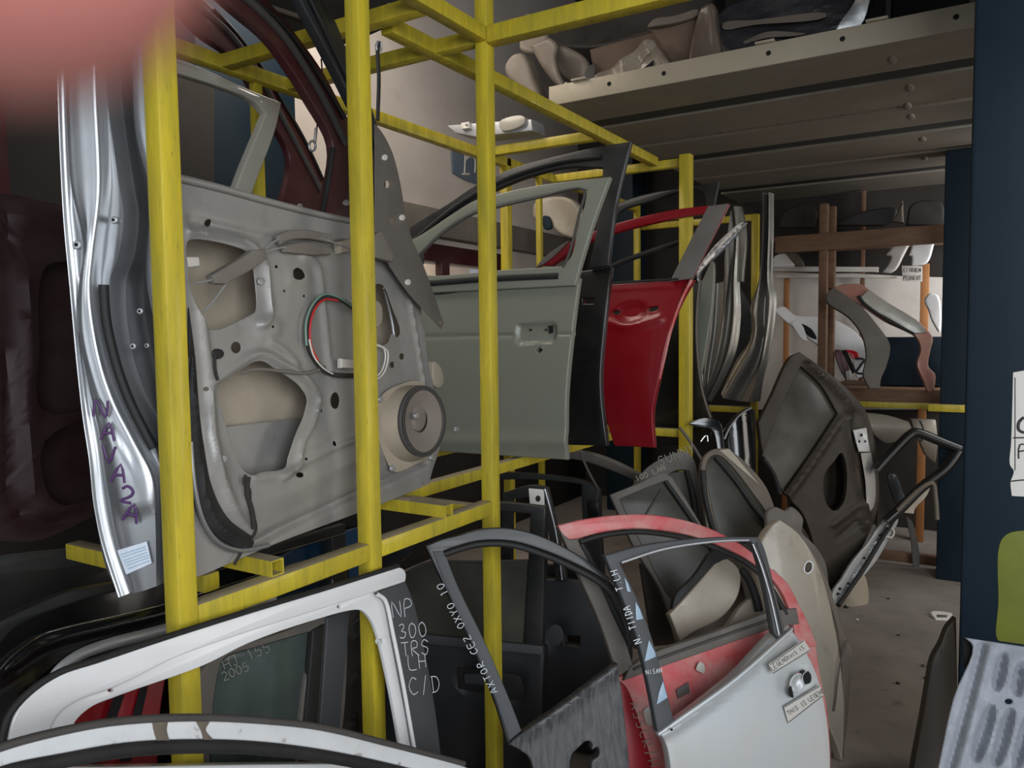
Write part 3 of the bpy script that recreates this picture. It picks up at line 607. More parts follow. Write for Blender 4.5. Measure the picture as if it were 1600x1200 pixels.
d.S('skin', '945,445c 1018,438 1092,436c 1088,500 1090,560 1098,615 1112,660c 1100,690 945,690c', 'black_paint', thick=.035, disp=[('barrel', .03)], cut=.05)
d.S('window_frame', '930,380c 935,335 960,320 1010,303 1123,284c 1092,436c 1070,437c 1100,300 1010,316 965,334 950,380', 'charcoal', thick=.03)
d.W('window_seal', '930,430c 965,412 1020,392 1080,372c', 'rubber', .016, .01)
d.W('skin_edge', '1093,437 1088,500 1090,560 1098,615 1113,662', 'junk_grey', .006, .004)
p = Pl(1100, 560, y=3.72, a=0, L=4)
d = T('window_channel', 'pale grey window channel bar propped diagonally beside the far yellow post', 'trim', p)
d.S('bar', '1090,440c 1093,428 1125,395 1160,358 1167,348c 1160,345c 1150,352 1115,385 1086,425c', 'silver', thick=.02, disp=[('ridge', '1090,432c 1125,390 1164,350c', .006, .008)], cut=.02)
p = Pl(1100, 600, y=4.15, a=0, L=3)
d = T('car_door_shell', 'pale grey edge of a car door just behind the black one', 'car door', p, g2)
d.S('skin', '1094,445c 1113,408 1113,470 1106,520 1099,565c 1093,590 1096,625c 1060,630c 1060,445c', 'greygreen', thick=.04)
p = Pl(1110, 628, z=1.0, a=-8, L=3)
p = Pl(1110, 628, y=4.75, a=-8, L=3)
d = T('car_door_shell', 'silver car door seen edge on, its bare inner frame lit at the shelf end', 'car door', p, g2)
w_ = lambda q: smooth(pp(p, q), False, 6)
ob('inner_panel', strips([(w_(q), h_) for q, h_ in (('1090,445 1085,520 1088,590 1098,628', 0), ('1100,450 1094,520 1093,585 1099,628', .02), ('1108,450 1102,520 1098,585 1100,627', 0), ('1116,445 1112,520 1104,575 1101,626', .02), ('1122,442 1117,515 1109,570 1102,625', -.005),
 ('1130,440 1127,500 1117,560 1103,622', -.005), ('1136,400 1139,440 1133,500 1122,560 1104,620', .03), ('1141,330 1146,385 1142,436 1138,500 1127,560 1106,620', .0), ('1146,326 1150,380 1147,436 1144,500 1132,562 1107,622', -.03), ('1150,324 1154,370 1150,438 1149,500 1138,560 1108,624', .035), ('1157,322 1158,362 1155,438 1156,502 1147,556 1110,628', -.01))], 70, 4), 'silver_inner', d.e)
d.S('speaker_hole', ell(p, 1107, 497, 6, 14), 'hole', thick=.004, z=.022)
d.S('window_frame', '1157,322c 1165,360 1160,440c 1152,440c 1152,322c', 'silver_inner', thick=.03)
p = Pl(1180, 628, y=5.06, a=-10, L=2)
d = T('car_door_shell', 'bright silver car door frame standing at the far corner post', 'car door', p, g2)
ob('shut_face', strips([(w_(q), h_) for q, h_ in (('1189,302 1189,359 1183,440 1169,483 1174,502 1170,530 1149,562 1125,612', -.02), ('1192,302 1192,359 1187,440 1174,483 1178,505 1172,535 1152,570 1128,616', .01), ('1195,302 1195,359 1190,440 1182,485 1184,515 1176,550 1156,585 1134,622', .035), ('1199,302 1199,359 1195,440 1192,490 1190,525 1182,565 1165,600 1150,627', -.03),
 ('1202,302 1202,359 1199,440 1198,490 1196,530 1188,575 1174,610 1165,628', -.02), ('1205,302 1205,359 1203,440 1206,470 1203,510 1195,560 1184,600 1178,628', .04), ('1208,302 1208,359 1207,440 1212,462 1209,510 1201,556 1191,596 1187,627', -.01))], 80, 5), 'silver_inner', d.e)
d.S('inner_panel', '1120,618c 1150,560 1172,525 1174,500 1168,470 1150,440c 1140,440c 1130,520c', 'dark_steel', thick=.01, z=-.03)
d.W('weatherstrip', '1193,302c 1194,400 1190,440', 'rubber', .008, .012); d.W('weatherstrip', '1203,302c 1203,400 1201,440', 'rubber', .008, .012)

# ================================================================== overhead deck and what lies on it
PY0 = 3.2
prof = [(0, 2.545), (.02, 2.545), (.36, 2.55), (.37, 2.61), (.50, 2.61), (.51, 2.55), (.93, 2.55), (.94, 2.563), (1.0, 2.563), (1.01, 2.55), (1.37, 2.55), (1.38, 2.61), (1.54, 2.61), (1.55, 2.55),
        (2.0, 2.55), (2.01, 2.562), (2.09, 2.562), (2.10, 2.55), (2.56, 2.55), (2.57, 2.61), (2.74, 2.61), (2.75, 2.55), (3.28, 2.55)]
dk = thing('truck_bed_panel', 'grey ribbed metal truck bed laid overhead as a loft floor', 'panel', Matrix.Translation((-1.72, PY0, 2.5)))
bm = bmesh.new(); X0, X1 = 0.0, 3.2
va = [bm.verts.new((X0, y, z - 2.5)) for y, z in prof]; vb = [bm.verts.new((X1, y, z - 2.5)) for y, z in prof]
ta = [bm.verts.new((X0, y, .13)) for y, z in prof]; tb = [bm.verts.new((X1, y, .13)) for y, z in prof]
k = len(prof)
for i in range(k - 1):
    bm.faces.new((va[i], vb[i], vb[i + 1], va[i + 1])); bm.faces.new((ta[i], ta[i + 1], tb[i + 1], tb[i]))
    bm.faces.new((va[i], va[i + 1], ta[i + 1], ta[i])); bm.faces.new((vb[i], tb[i], tb[i + 1], vb[i + 1]))
bm.faces.new((va[0], ta[0], tb[0], vb[0])); bm.faces.new((va[-1], vb[-1], tb[-1], ta[-1]))
bmesh.ops.recalc_face_normals(bm, faces=bm.faces); me = bpy.data.meshes.new('d'); bm.to_mesh(me); bm.free()
ob('sheet', me, 'deck_metal', dk)
fx = [X0 + q for q in (.30, .55, .98, 1.25, 1.62)]
lip = ob('front_lip', sheet([(0, 0), (X1, 0), (X1, .085), (0, .085)], (), .003, 0), 'deck_face', dk, label='paler front lip with bolt holes')
lip.matrix_basis = Matrix(((1, 0, 0, 0), (0, 0, -1, -.002), (0, 1, 0, .046), (0, 0, 0, 1)))
for x in fx: ob('bolt_hole', sheet([(x + .010 * math.cos(t), .046 + .010 * math.sin(t)) for t in [i * math.pi / 6 for i in range(12)]], (), .001, .0008), 'hole', lip)
for x in (.12, .93, 1.33): ob('lip_clip', boxmesh(x, x + .075, -.02, .02, .130, .140), 'deck_face', dk)
for y0 in (.37, 1.39, 2.59): ob('shade_bar', boxmesh(.002, X1, y0 + .002, y0 + .118, .056, .109, 0), 'groove_shade', dk, label='dark bar between ribs, shade put into its colour')  # dark bars fill the gaps between ribs; their colour stands in for shade
for y0, x in ((.16, 1.40), (.60, 1.43), (1.12, 1.40), (1.66, 1.42), (2.2, 1.40), (.9, 1.40)):
    bm = bmesh.new(); bmesh.ops.create_uvsphere(bm, u_segments=16, v_segments=10, radius=1)
    for v in bm.verts: v.co = Vector((x + v.co.x * .018, y0 + .05 + v.co.y * .07, .052 + v.co.z * .010))
    me = bpy.data.meshes.new('p'); bm.to_mesh(me); bm.free(); shade(me); ob('pressed_dimple', me, 'deck_metal', dk)
for y0 in (.972, 2.05):
    for x in (.5, .8, 1.1, 1.35, 1.58): ob('hole', boxmesh(x, x + .014, y0 - .007, y0 + .007, .0595, .0635, 0), 'hole', dk)
def junk(name, label, cat, outline, y, m, thick=.12, noise=.012, kk=14, a=0, L=4, extra=(), bevel=.02, group=None):
    first = outline.split()[0].rstrip('c').split(','); p = Pl(float(first[0]), float(first[1]), y=y, a=a, L=L)
    t = T(name, label, cat, p, group); t.S('shell', outline, m, (), thick, 0, [('noise', noise, kk)], .025, bevel)
    for e in extra: t.S(*e[:3], thick=e[3], z=e[4], disp=[('noise', .004, 30)], cut=.02)
    return t
JG = 'old body parts lying on the overhead loft'
junk('wheel_liner', 'rounded beige plastic wheel liner at the left end of the loft', 'car part', '842,152 832,120 824,94 814,81 798,84 788,100 790,116 802,130 826,150', 3.32, 'junk_grey', .1, group=JG)
junk('fender_panel', 'pale grey curved fender panel leaning on the loft next to the beige liner', 'car part', '890,146 866,130 842,100 825,69c 862,60c 874,72 870,90 876,116 882,128', 3.46, 'junk_grey', .03, group=JG)
junk('fender_panel', 'darker leaf-shaped fender panel behind the pale grey fender on the loft', 'car part', '924,128 924,116 918,94 900,80 874,72 868,90 880,118 905,130', 3.62, 'junk_grey', .03, group=JG)
junk('bumper', 'bumper wrapped in torn clear plastic lying on the loft edge', 'bumper', '894,146 878,128 910,126 942,114 970,94 1018,58c 1028,74 1054,114 1030,122 950,136 910,143', 3.35, 'wrap_clear', .05, .012, 30, extra=[('torn_opening', '992,116c 1022,94c 1020,108c 1004,117c', 'hole', .008, .018), ('torn_opening', '912,120 918,104 930,100 926,122', 'junk_dark', .008, .018)], group=JG)
junk('cardboard_sheet', 'brown cardboard sheet behind the wrapped bumper on the loft', 'cardboard', '930,128c 922,78c 1018,50c 1060,60c 1060,120c', 3.75, 'cardboard', .02, .004, 8, group=JG)
junk('crossmember', 'brown rusty bracket standing on the loft right of the cardboard', 'car part', '1060,116 1036,80 1012,42c 1022,30 1050,24 1090,14c 1090,60 1084,112c', 3.44, 'cardboard', .08, .01, 10, extra=[('upper_lip', '1012,42 1022,30 1050,24 1090,14 1090,22 1050,36 1030,40', 'junk_grey', .03, .03)], group=JG)
junk('wrapped_bundle', 'brown plastic-wrapped bundle tied upright on the loft', 'bundle', '1080,114 1078,60 1092,8 1114,4 1118,36 1124,98 1110,108', 3.34, 'brown_wrap', .07, .012, 30, group=JG)
junk('bumper', 'large dark bumper in glossy plastic wrap lying along the loft', 'bumper', '1126,96 1118,32 1136,4 1200,-16 1328,-24 1322,40 1296,62 1220,76 1160,90', 3.54, 'wrapped_dark', .14, .02, 16, extra=[('wrap_fold', '1130,36 1180,30 1290,20 1290,26 1180,38 1130,46', 'junk_grey', .004, .03), ('wrap_fold', '1150,70 1200,50 1260,52 1200,60', 'junk_grey', .003, .03)], group=JG)
junk('plastic_wrap', 'torn translucent plastic film tented over the wrapped bumper on the loft', 'plastic', '905,138 930,118 968,96 1014,62 1024,74 1000,96 985,122 960,134', 3.33, 'plastic_film', .003, .008, 50, L=0, bevel=.0005, group=JG)
junk('plastic_wrap', 'loose shiny strip of clear plastic hanging over the loft edge', 'plastic', '1302,58c 1316,32 1332,4 1345,-20c 1366,-20c 1344,38 1320,52', 3.3, 'galv', .01, .012, 60, L=0, bevel=.002, group=JG)
junk('radiator_support', 'dark blue-black car part behind the plastic strip on the loft', 'car part', '1340,60c 1352,20 1370,-20 1515,-40c 1514,28c 1420,46c', 3.6, 'black_gloss', .1, .015, 14, extra=[('rib', '1384,-10c 1394,-12c 1392,30c 1384,32c', 'junk_dark', .03, .03)], group=JG)
junk('fender_panel', 'small grey fender tip poking up behind the front cross beam', 'car part', '812,78 812,44 815,22 828,17 842,30 852,50 856,76', 3.52, 'junk_grey', .05, group=JG)
junk('wrapped_bundle', 'dark heap of parts at the back of the loft above the cardboard', 'bundle', '850,60 880,20 960,-20 1110,-40c 1110,20 1000,50 920,75', 4.6, 'junk_dark', .3, .03, 8, group=JG)
# parts laid on the top of the rack
p = Pl(740, 205, y=3.12, a=0, L=0)
d = T('truck_rail', 'grey metal rail with a small white block resting on the upper rear cross beam', 'car part', p)
d.S('rail', '698,196c 830,186c 832,204c 745,214c 712,208c', 'galv', thick=.12, z=0); d.S('block', '720,192c 732,190c 733,200c 721,202c', 'wire_white', [ell(p, 729, 196, 2, h=.02)], .04, .02)
d.S('clamp', '780,190 812,180 820,184 818,194 784,204', 'grey_clear', thick=.04, z=.02)
p = Pl(420, 60, x=-1.95, a=90, L=-60)
d = T('grey_panel', 'dusty grey metal panel lying across the top of the rack behind the window frames', 'panel', p)
d.S('sheet', '400,0c 560,-30c 660,20c 545,70c 440,64c', 'junk_dark', thick=.02); d.W('seam', '420,10 480,30 545,50', 'junk_grey', .008, .004)
px_ = Pl(860, 345, y=4.2, a=0, L=0)
d = T('wrapped_part', 'crumpled plastic-wrapped part behind the grey-green door window', 'car part', px_)
d.S('wrap', '832,338 838,314 870,306 900,316 915,345 905,372 880,368 855,352', 'beige_paint', thick=.08, disp=[('noise', .015, 25)], cut=.03, bevel=.02); d.S('clip', '848,338 856,338 860,356 850,358', 'blue_steel', thick=.03, z=.03)
p = Pl(500, 870, x=-1.76, a=90)
d = T('metal_panel', 'dark blue metal panel standing low behind the front shelf beam below the silver door', 'panel', p)
d.S('sheet', '405,890c 480,850c 560,825c 575,820c 575,F 405,F', 'blue_sheet', thick=.02); d.W('crease', '505,846c 498,960c', 'blue_dark', .003, .001)
# poster on the white wall
pw = Pl(725, 262, x=-3.196, a=90)
d = T('sign_board', 'blue-grey sign board with a pale letter on the white wall', 'sign', pw)
d.S('board', '706,232c 760,236c 760,292c 730,282 708,270c', 'sign_blue', thick=.012, z=.012)
d.W('lettering', '726,272c 727,245c 727,240c', 'wire_white', .010, .014, flat=.3); d.W('lettering', '722,272c 734,272c', 'wire_white', .006, .014, flat=.3); d.W('lettering', '727,250 734,244 742,248 742,270', 'wire_white', .010, .014, flat=.3)
# ================================================================== under the shelf, first bay
g3 = 'car doors standing on the floor under the shelf'
p = Pl(253, 944, x=-1.53, a=92, L=6)
d = T('car_door_shell', 'glossy black car door with a rounded window frame under the shelf at lower left', 'car door', p, g3)
d.S('window_frame', '-60,1110c -20,1070 0,1046 18,1027 62,996 102,983 185,964 258,947 340,922 430,893 545,860c 560,F 530,F 520,905c 430,935 340,960 247,990 150,1010 105,1030 60,1062 20,1125c -10,F -60,F', 'black_gloss', (), .035, 0, [('ridge', '0,1060 18,1038 62,1006 102,993 185,974 258,957 340,932 430,903 545,870c', .014, .010)], .03)
d.S('body', '-60,F -20,1260c 545,1160c 560,F', 'black_gloss', thick=.04)
d.W('chrome_strip', '0,1046 18,1026 62,994 102,981 185,962 258,944 340,919 430,890 545,857', 'chrome', .0016, .003)
d.W('trim_or_glint', '70,1085 90,1050 120,1026 165,1008 240,988 330,962 430,935', 'galv', .012, .004, flat=.5, label='bright strip painted in for a reflection')  # bright strip stands in for the reflection along the black frame
p = Pl(200, 905, x=-1.66, a=92, L=5)
d = T('car_door_shell', 'dark car door behind the glossy black one under the shelf at left', 'car door', p, g3)
d.S('window_frame', '-60,1000c 20,962 100,928 180,910 260,894 340,876 540,818c 560,F 540,F 520,840c 340,890 180,925 100,948 20,985 -20,1040c -60,F', 'charcoal', thick=.035); d.S('body', '-60,F -40,1150c 540,1080c 560,F', 'black_paint', thick=.04)
d.W('chrome_strip', '310,900c 420,868 540,833', 'chrome', .002, .004)
p = Pl(200, 1080, x=-1.43, a=92, L=7)
d = T('car_door_shell', 'dark red car door seen through the window of the white door', 'car door', p, g3)
d.S('skin', '100,1100c 200,1066 262,1046c 250,1130 240,F 60,F', 'red', thick=.02, disp=[('ridge', '190,1070c 160,1200c', .02, -.01)], cut=.03); d.S('dark_stripe', '180,1090c 195,1085c 160,1190c 140,1195c', 'hole', thick=.003, z=.006); d.S('dark_stripe', '220,1075c 232,1072c 205,1190c 188,1190c', 'hole', thick=.003, z=.006)
p = Pl(400, 1000, x=-1.385, a=92, L=4)
d = T('car_door_shell', 'car door with a tinted pane and pale grey frame behind the white door', 'car door', p, g3)
d.S('window_frame', '300,1260c 304,1120 312,1060 326,1036 360,1014 440,988 505,962c 545,950c 540,1100 520,1260c 465,1260c 470,1120 492,985c 400,1012 350,1030 340,1060 332,1130 326,1260c', 'dust_grey', thick=.025)
d.S('glass', '326,1260c 332,1130 340,1060 350,1030 400,1012 492,985c 470,1120 465,1260c', 'glass_green', thick=.004, z=-.012)
d.S('door_pillar', '490,985c 508,975c 488,1260c 465,1260c', 'rubber', thick=.02, z=.008); d.S('rear_pillar', '512,965c 548,950c 520,1260c 492,1260c', 'charcoal_matt', thick=.01, z=.01)
d.S('body', '295,1235c 525,1235c 520,F 300,F', 'charcoal', thick=.03)
write(d, 'HJ 155', 352, 1046, 15, -22, 'chalk_dim', .0009, -.006); write(d, '2005', 350, 1063, 13, -22, 'chalk_dim', .0009, -.006)
p = Pl(560, 1000, x=-1.45, a=92, L=6)
d = T('car_door_shell', 'narrow dark car door edge next to the tinted pane under the shelf', 'car door', p, g3)
d.S('skin', '540,945c 575,935c 590,1100 575,1200 570,F 510,F 520,1150', 'black_paint', thick=.03, disp=[('ridge', '560,940c 548,1200c', .014, .012)], cut=.03); d.W('seal', '575,940 588,1080 575,1200', 'rubber', .008, .006)

p = Pl(250, 900, x=-1.95, a=90, L=3)
d = T('car_door_shell', 'unlit black car door deep under the shelf at far left', 'car door', p, g3)
d.S('body', '-80,900c 300,868c 600,815c 600,F -80,F', 'black_paint', thick=.05); d.S('window_frame', '-80,905c -60,880 0,868 300,838 600,790c 600,815c 300,868c', 'charcoal', thick=.03)
# ================================================================== under the shelf, second bay
p = Pl(720, 1030, y=2.13, a=8, L=4)
d = T('car_door_shell', 'black car door with a pull handle and dusty waist trim behind the yellow corner post', 'car door', p, g3)
d.S('skin', '596,985c 645,992 740,1004 847,1015c 846,F 590,F', 'door_charcoal', thick=.04, disp=[('barrel', .02), ('step', '714,1060 722,1048 760,1046 812,1056 818,1064 812,1090 760,1082 722,1078', -.012, .012)], cut=.02)
d.S('window_frame', '596,985c 600,870c 650,825 720,792 777,785 852,792c 850,900 847,1015c 818,1010c 824,900 828,803c 780,800 730,806 672,838 622,880c 620,988c', 'charcoal', thick=.035, z=.002)
d.S('glass', '622,988c 622,900c 668,878 740,876 825,874c 818,1010c', 'glass_dusty', thick=.005, z=-.01)
d.S('waist_trim', '596,985c 645,990 740,1000 847,1010c 847,1024c 740,1014 645,1004 596,998c', 'charcoal_matt', thick=.02, z=.014, label='grey rubbing strip')
d.S('handle', '724,1054c 764,1052c 768,1072c 726,1068c', 'charcoal_matt', thick=.03, z=.014); d.S('handle_surround', '714,1044c 776,1050 812,1058 816,1092 770,1086 716,1076c', 'rubber', ['722,1051c 770,1055c 768,1078c 724,1071c'], .004, .003)
d.W('glass_edge', '622,905c 668,880 740,878 825,876', 'rubber_grey', .004, -.006)
p = Pl(860, 1000, y=2.40, a=10, L=4)
d = T('car_door_shell', 'black car door with a round handle cup and square lock hole under the shelf', 'car door', p, g3)
d.S('skin', '780,905c 860,908 925,914 965,925c 985,1010 975,1100 960,F 790,F', 'door_charcoal', ['880,994c 905,995c 905,1010c 881,1008c'], .04, 0, [('barrel', .025), ('step', ell(p, 866, 994, 15, 19), -.014, .02)], .018)
d.S('window_frame', '780,905c 785,770c 830,758 855,762c 872,840 885,908c 868,908c 860,850 845,775c 800,780c 798,906c', 'charcoal', thick=.03); d.S('sticker', '826,763c 850,765c 851,792c 828,788c', 'paper_plain', thick=.001, z=.002); d.S('sticker_hole', ell(p, 841, 779, 4, 5), 'ink_dark', thick=.001, z=.003)
d.S('handle_cup', ell(p, 866, 994, 13, 17), 'charcoal_matt', thick=.004, z=-.009)
d.W('frame_edge', '851,764 868,830 878,906', 'silver', .004, .004)
p = Pl(900, 800, y=3.05, a=6, L=4)
d = T('car_door_shell', 'black car door with a square window opening standing deep under the shelf', 'car door', p, g3)
d.S('window_frame', '700,742c 777,738 860,743 912,752 936,765c 937,812 942,900c 700,900c 700,880c 912,885c 908,757c 850,750 777,750 700,756c', 'charcoal', thick=.04); d.S('body', '700,895c 942,895c 945,F 700,F', 'black_paint', thick=.04); d.S('latch_plate', '917,782c 934,782c 936,812c 918,812c', 'black_paint', thick=.01, z=.008)
d.W('rod', '906,706 920,738 935,765', 'rubber_grey', .006, .01)
p = Pl(900, 720, y=3.35, a=0, L=-10)
d = T('roof_rail', 'long grey roof rail lying across the dark doors under the shelf', 'trim', p)
d.S('rail', '880,702c 920,708 960,722 1010,748c 1005,758c 960,738 915,722 880,716c', 'dust_grey', thick=.03, bevel=.008)

# ================================================================== doors leaning in front of the rack
p = Pl(450, 948, x=-1.225, a=92, L=9)
d = T('car_door_shell', 'white pickup rear door frame with black pillar, chalked letters and number', 'car door', p)
d.S('window_frame', '8,1200c 12,1165 22,1120 46,1086 92,1055 154,1034 256,1000 393,957 507,923 624,886c 632,890 635,898 634,909c 586,925 507,950 393,986 280,1026 185,1072 123,1095 92,1117 78,1147 76,1200c', 'white', thick=.02)
d.S('window_flange', '70,1200c 72,1140 86,1112 118,1088 183,1064 280,1018 393,978 507,942 580,920c 604,930 612,944 620,996 654,1172 660,1205c 632,1205c 626,1167 606,1058 588,985 580,968 566,954 552,953 500,966 390,1004 317,1040 185,1087 139,1107 114,1134 108,1200c', 'white', [ell(p, 535, 948, 3, 3), ell(p, 600, 1002, 3, 4), ell(p, 179, 1079, 5, 3)], .010, -.010, bevel=.001, label='stepped inner flange')
d.S('pillar_cover', '586,927c 634,909c 648,945 677,1087 692,1200c 655,1200c 640,1130 614,996 603,938', 'charcoal_matt', thick=.008, z=.003, label='black pillar cover with chalk writing')
d.W('pillar_trim', '590,929 602,938 614,990 630,1070 648,1172 655,1205', 'white', .005, .004)
d.W('roof_seal', '2,1165 14,1118 44,1083 90,1052 153,1031 255,997 392,954 506,920 622,884', 'rubber', .006, -.004)
d.S('corner_glass', '78,1147 92,1120 108,1106 112,1134 108,1160 78,1165', 'dust_grey', thick=.006, z=-.02)
d.S('body', '4,1195c 110,1200 400,1195 640,1192 695,1190c 705,F 0,F', 'white', thick=.05, disp=[('barrel', .02)], cut=.06)
for tx, x, y, s in (('NP', 615, 965, 26), ('300', 625, 998, 22), ('TRS', 629, 1026, 22), ('LH', 640, 1046, 22), ('C/D', 641, 1085, 25)): write(d, tx, x, y, s, -6, 'chalk', .0012, .0045, .48, .22)
p = Pl(300, 1124, x=-1.06, a=94, L=12)
d = T('car_door_shell', 'dirty white arched car door frame lying nearest at the bottom left', 'car door', p)
d.S('window_frame', '-70,1200c 0,1172 75,1150 175,1132 300,1125 400,1129 500,1140 600,1164 725,1197 790,1226c 740,1226c 600,1190 500,1170 400,1158 300,1155 200,1160 100,1177 0,1199 -60,1226c', 'white_dirty', thick=.035)
for q in ('238,1129c 263,1127c 261,1140 265,1157c 245,1157c 241,1145', '306,1127c 328,1128c 322,1140 334,1156c 318,1156c 314,1142'): d.S('mud_patch', q, 'junk_grey', thick=.001, z=.001, label='dried brown mud')
d.W('outer_seal', '-70,1197 0,1168 75,1147 175,1128 300,1121 400,1125 500,1136 600,1160 725,1193', 'rubber_grey', .006, 0)
d.W('inner_seal', '-40,1224 0,1206 100,1186 200,1170 300,1165 400,1168 500,1180 600,1200 690,1226', 'rubber', .012, -.01)
d.S('body', '-60,1226c 200,1300c 600,1300c 790,1226c 800,1400c 820,F -60,F', 'white_dirty', thick=.05)
# dark front door with chalked pillar
p = Pl(800, 1150, D=2.08, a=42, L=14)
d = T('car_door_shell', 'dark dusty car door with chalk writing down its leaning front pillar', 'car door', p)
d.S('window_frame', '664,853c 690,842 715,836 753,826 797,825 842,836 883,855 924,880 958,908 985,950 1000,1000c 995,1015c 985,998c 960,920 937,902 889,877 842,858 797,846 747,846 694,861c 715,915 756,1000 797,1095 815,1142c 793,1162c 772,1095 737,1010 699,928 672,870', 'charcoal', thick=.03)
d.W('window_seal', '694,866 745,851 797,851 842,864 889,884 937,910 962,935 982,990', 'rubber', .009, 0)
d.S('pillar_cover', '694,861c 676,862c 702,928 740,1010 775,1095 796,1158c 815,1142c 797,1095 756,1000 715,915', 'charcoal_matt', thick=.006, z=.004, label='dusty pillar cover')
d.S('skin', '793,1162c 813,1145c 873,1104 937,1056 964,1036c 970,1070 976,1120 984,1200 990,F 850,F 830,1190 812,1172', 'streaked', ['893,1182 903,1170 918,1158 926,1163 925,1172 934,1168 936,1180 925,1190 926,1230 895,1235'], .04, 0, [('ridge', '800,1158c 873,1110 937,1062 964,1042c', .014, .012)], .03)
write(d, 'AXTOR CEZ OXYO 10', 778, 1080, 11, -117, 'chalk', .0011, .006, .62, .42)
# red door
p = Pl(1005, 1090, D=2.24, a=45, L=14)
rd = T('car_door_shell', 'faded red car door with peeling paint leaning behind the silver taped door', 'car door', p)
rd.S('window_frame', '872,821c 910,812 962,805 1012,804 1062,811 1100,822 1128,834 1160,852 1200,884 1230,910 1250,947 1264,975 1278,1010c 1245,1012c 1236,960 1215,915 1175,879 1125,853 1075,836 1025,828 988,826 940,832 902,842c 890,843c 878,835', 'red_dusty', thick=.03)
rd.S('pillar', '872,823c 890,843c 902,842c 920,875 937,912 960,965 978,1004 990,1042c 966,1058c 937,972 905,899', 'dust_grey', thick=.03, label='dusty grey front pillar')
rd.W('window_seal', '906,847 940,837 988,831 1025,833 1075,842 1125,859 1170,882 1205,918 1228,960', 'rubber', .008, 0); rd.W('front_seal', '908,850 925,880 948,930 985,1005', 'rubber', .010, -.006)
rd.S('belt_rail', '985,1042c 1020,1021 1110,990 1205,955c 1245,950c 1250,975c 1210,982 1110,1016 1026,1045 975,1064c', 'dust_grey', thick=.03, z=.006, label='dusty waist rail'); rd.W('belt_seal', '990,1046 1026,1031 1110,1001 1210,966', 'rubber_grey', .004, .012)
rd.S('skin', '966,1060c 1026,1043 1110,1014 1215,977 1280,1000c 1284,1055 1292,1100 1300,1200 1300,F 985,F 977,1200 971,1115 963,1070', 'red_dusty', thick=.04, disp=[('barrel', .03), ('ridge', '1040,1130c 1130,1090 1220,1030', .03, .01)], cut=.04)
rd.S('sill_panel', '966,1062c 980,1075 1000,1130 1020,1200 1030,F 985,F 977,1200 971,1115', 'red', thick=.02, z=.004, label='darker clean red front edge')
rd.S('label', '1057,1078c 1076,1066c 1078,1082c 1060,1092c', 'ink', thick=.001, z=.004); rd.S('scrape', '1088,1046 1094,1034 1101,1040 1100,1052 1094,1050', 'tape', thick=.001, z=.003)
rd.S('tape_piece', '1006,1110 1018,1104 1022,1130 1014,1134', 'tape', thick=.001, z=.007)
rd.S('quarter_panel', '1210,890 1230,925 1236,962 1220,958 1206,925', 'beige_paint', thick=.01, z=-.02); rd.S('latch_hole', '1225,966c 1236,970c 1234,975c 1226,972c', 'hole', thick=.002, z=-.012)
write(rd, 'ASSCR/H', 984, 1100, 13, 72, 'chalk_dim', .0011, .007, .7, .5, name='scratched_writing')
# silver door in front
p = Pl(1040, 1145, D=2.06, a=45, L=14)
sd = T('car_door_shell', 'silver car door with taped skin and dark grey window frame, front of the leaning heap', 'car door', p)
sd.S('window_frame', '945,868c 1000,853 1060,844 1130,839 1184,839c 1192,850 1203,885 1215,940 1228,990c 1220,1000c 1210,990c 1197,920 1180,856 1173,846c 1117,846 1037,858 969,880c 991,925 1014,982 1033,1047 1054,1128c 1028,1145c 1014,1072 997,1002 971,931', 'charcoal_matt', thick=.03)
sd.W('window_bright', '971,879c 1037,858 1117,846 1170,844', 'galv', .004, .004); sd.W('rear_channel', '1176,850 1188,880 1203,930 1217,992', 'galv', .003, .004); sd.W('rear_seal', '1183,848 1195,880 1210,930 1224,990', 'rubber_grey', .004, .003)
sd.S('skin', '1028,1145c 1053,1130 1150,1060 1242,982 1251,986c 1262,1004 1280,1047 1290,1095 1296,1150 1298,1220 1290,F 1060,F 1048,1200 1040,1160', 'silver_white', ['1255,1056 1263,1049 1267,1056 1266,1066 1258,1069'], .04, 0, [('barrel', .05), ('ridge', '1035,1148c 1053,1137 1150,1067 1244,990c', .012, .012), ('step', ell(p, 1246, 1066, 12, 18, 16, 20), -.012, .016)], .025)
sd.S('belt_lip', '1028,1146c 1053,1128 1150,1059 1240,980c 1240,986c 1150,1068 1053,1138 1030,1151c', 'silver_white', thick=.02, z=.010)
for q in ('1201,1038c 1256,999c 1267,1017c 1208,1053c', '1225,1104c 1281,1070c 1287,1087c 1232,1131c'): sd.S('packing_tape', q, 'tape', thick=.001, z=.004)
for q in ('1203,1039c 1256,1001c', '1208,1052c 1266,1016c', '1226,1105c 1281,1072c', '1232,1129c 1286,1087c'): sd.W('tape_edge', q, 'ink', .0012, .005, flat=.3)
write(sd, 'LEGEND', 1208, 1048, 7, -36, 'ink', .0008, .0055, .5, .25, name='tape_print'); write(sd, 'THIS IS', 1233, 1031, 6, -36, 'ink', .0007, .0055, .5, .25, name='tape_print')
write(sd, 'THIS IS LEGEND', 1233, 1118, 7, -33, 'ink', .0008, .0055, .5, .2, name='tape_print')
sd.S('handle_cup', ell(p, 1246, 1067, 11, 16, 18, 20), 'silver_white', thick=.008, z=.003, disp=[('step', ell(p, 1246, 1067, 7, 11, 12, 20), -.01, .01)], cut=.006); sd.S('handle_hole', '1232,1078 1236,1072 1239,1082 1240,1090 1234,1088', 'hole', thick=.002, z=.005)
sd.S('lock_hole', '1254,1056c 1263,1048c 1268,1056 1267,1066 1258,1070c', 'hole', thick=.002, z=.006); sd.W('lock_edge', '1254,1056 1263,1048 1268,1056 1267,1066 1258,1070', 'silver_white', .0012, .0065, closed=True)
